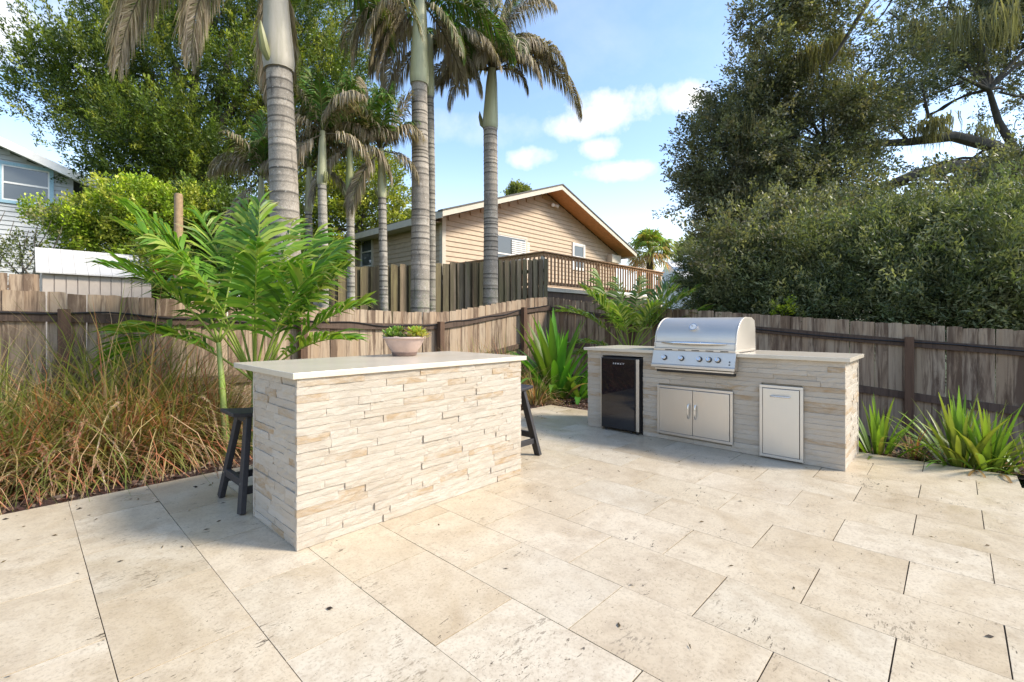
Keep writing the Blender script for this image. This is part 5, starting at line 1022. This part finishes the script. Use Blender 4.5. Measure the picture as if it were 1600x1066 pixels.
# overhanging branch ends from above
ov = [(1180, 35, 9.4, .38, .7), (1215, 15, 9.4, .42, .7), (1260, 0, 9.4, .45, .7), (1205, 55, 9.3, .25), (1290, 20, 9.5, .4), (1310, -10, 9.5, .5), (1250, -40, 9.6, .6), (1340, 55, 9.6, .22)]
g = np.random.default_rng(77); P, D, wh = sample_lobes(ov, 330, g); V, C = sprays(P, D, 45, .32, .09, .075, .036, OAKC, g, -.1); link('crown', quads_mesh('crown', V-np.array(ob[:]), C, 'leaf'), oak)
b = B()
for pts in ([(1700, -120), (1500, -90), (1380, -40), (1340, 30), (1315, 70), (1295, 100)], [(1500, -90), (1380, -70), (1280, -30), (1220, 10), (1175, 40)]):
    P3 = [at_depth(x, y, 9.6)-ob for x, y in pts]; b.tube(P3, np.linspace(.09, .018, len(P3)), 7, True, [(.085, .075, .06)]*len(P3))
b.build('limbs', 'treebark', oak, True)
# thicket
TC = [(.10, .13, .06), (.13, .155, .07), (.17, .19, .095), (.075, .097, .046), (.235, .245, .135)]
def rf_(px, dw): Y, w = on_x(px, FX); return w+dw
TL = []
for px, py, dw, r in ((1130, 440, 1.6, .55), (1180, 450, 1.3, .6), (1240, 440, 1.4, .75), (1300, 420, 1.5, .85), (1360, 430, 1.6, .68), (1420, 422, 1.7, .72), (1480, 412, 1.8, .76), (1540, 402, 1.8, .78), (1600, 392, 1.9, .8), (1680, 390, 1.8, .9), (1250, 490, .9, .5), (1330, 480, .95, .6), (1410, 475, 1.0, .65), (1490, 470, 1.0, .7), (1570, 465, 1.0, .7), (1650, 470, 1.0, .8), (1150, 490, 1.2, .5), (1210, 505, 1., .45)):
    TL.append((px, py, rf_(px, dw), r))
rr_ = random.Random(9)
for i in range(34):
    px = rr_.uniform(1120, 1640); TL.append((px, 480-(px-1100)*.20+rr_.uniform(-40, 40), rf_(px, rr_.uniform(1.0, 2.2)), rr_.uniform(.2, .42), 1.0))
bs = at_depth(1400, 506, rf_(1400, 1.8)); bs.z = -.3
tree('privet_thicket', 'dense dark green shrub thicket leaning over the fence under the oak', bs, TL, 5200, 62, .50, .085, .078, .022, TC, 41, .12, at_depth(1400, 470, rf_(1400, 1.8)), up=.45, nlimb=60, tip=.25, clump=14, cs=.2, cat='shrub', group='shrubs beyond the fence')
# yellow sprig poking over the fence
c = at_depth(1222, 484, rf_(1222, .28)); bs = Vector((c.x, c.y, gzs(c.x, c.y))); t = empty('yellow_sprig', bs, label='bright yellow-green sprig poking over the fence by the grill', cat='shrub'); g = np.random.default_rng(3)
b = B(); limb(b, (0, 0, 0), c-bs, .012, .005, g, (.2, .2, .06)); b.build('stem', 'treebark', t, True); P, D, wh = sample_lobes([(1222, 484, rf_(1222, .28), .13), (1236, 480, rf_(1236, .28), .08)], 20, g); V, C = sprays(P, D, 14, .12, .03, .07, .022, [(.30, .36, .03), (.22, .30, .03)], g); link('crown', quads_mesh('crown', V-np.array(bs[:]), C, 'leaf'), t)
# distant trees
for px, py, w, r, lab, sd_ in ((1095, 405, 34, 1.6, 'far-off round tree behind the pale house', 51), (808, 303, 46, .6, 'tiny far-off treetop above the tan roof', 52), (1180, 430, 40, 4, 'far-off tree hidden mostly by the oak', 53), (645, 350, 50, 1.0, 'tiny far-off treetop beside the paired palms', 54)):
    bs = at_depth(px, 506, w); bs.z = .3
    tree('far_tree', lab, bs, [(px, py, w, r), (px+r*12, py+r*10, w+1, r*.8), (px-r*10, py+r*12, w, r*.8)], 140, 60, .7, .22, .22, .12, [(.17, .20, .06), (.22, .24, .08), (.12, .15, .05)], sd_, .18, at_depth(px, py+20, w), nlimb=10, group='far-off trees')

# ------------------------------------------------------------------ litter on the slabs
g = np.random.default_rng(12); N = 320; x = g.uniform(-.8, 5.0, N); y = g.uniform(-.6, 4.0, N); near = g.random(N) < .35; y = np.where(near, 4.1-np.abs(g.normal(0, .25, N)), y); ok = ~((x > .9) & (x < 2.7) & (y > 2.33) & (y < 3.1)) & ~((x > 4.3) & (y > .55) & (y < 3.05)); x, y = x[ok], y[ok]; N = len(x)
P = np.stack([x, y, np.full(N, .004)], 1); D = np.stack([g.normal(size=N), g.normal(size=N), g.normal(0, .06, N)], 1); ll = g.uniform(.008, .035, N); V, C = leaves(P, D, ll, ll*g.uniform(.15, .5, N), np.array([(.06, .045, .025), (.035, .025, .018), (.12, .085, .045)])[g.integers(0, 3, N)])
V[..., 2] = np.maximum(V[..., 2], .0022)
tag(link('fallen_leaves', quads_mesh('fallen_leaves', V, C, 'dry')), 'scattered tiny dead leaves and twigs on the patio slabs', 'leaf litter', kind='stuff')
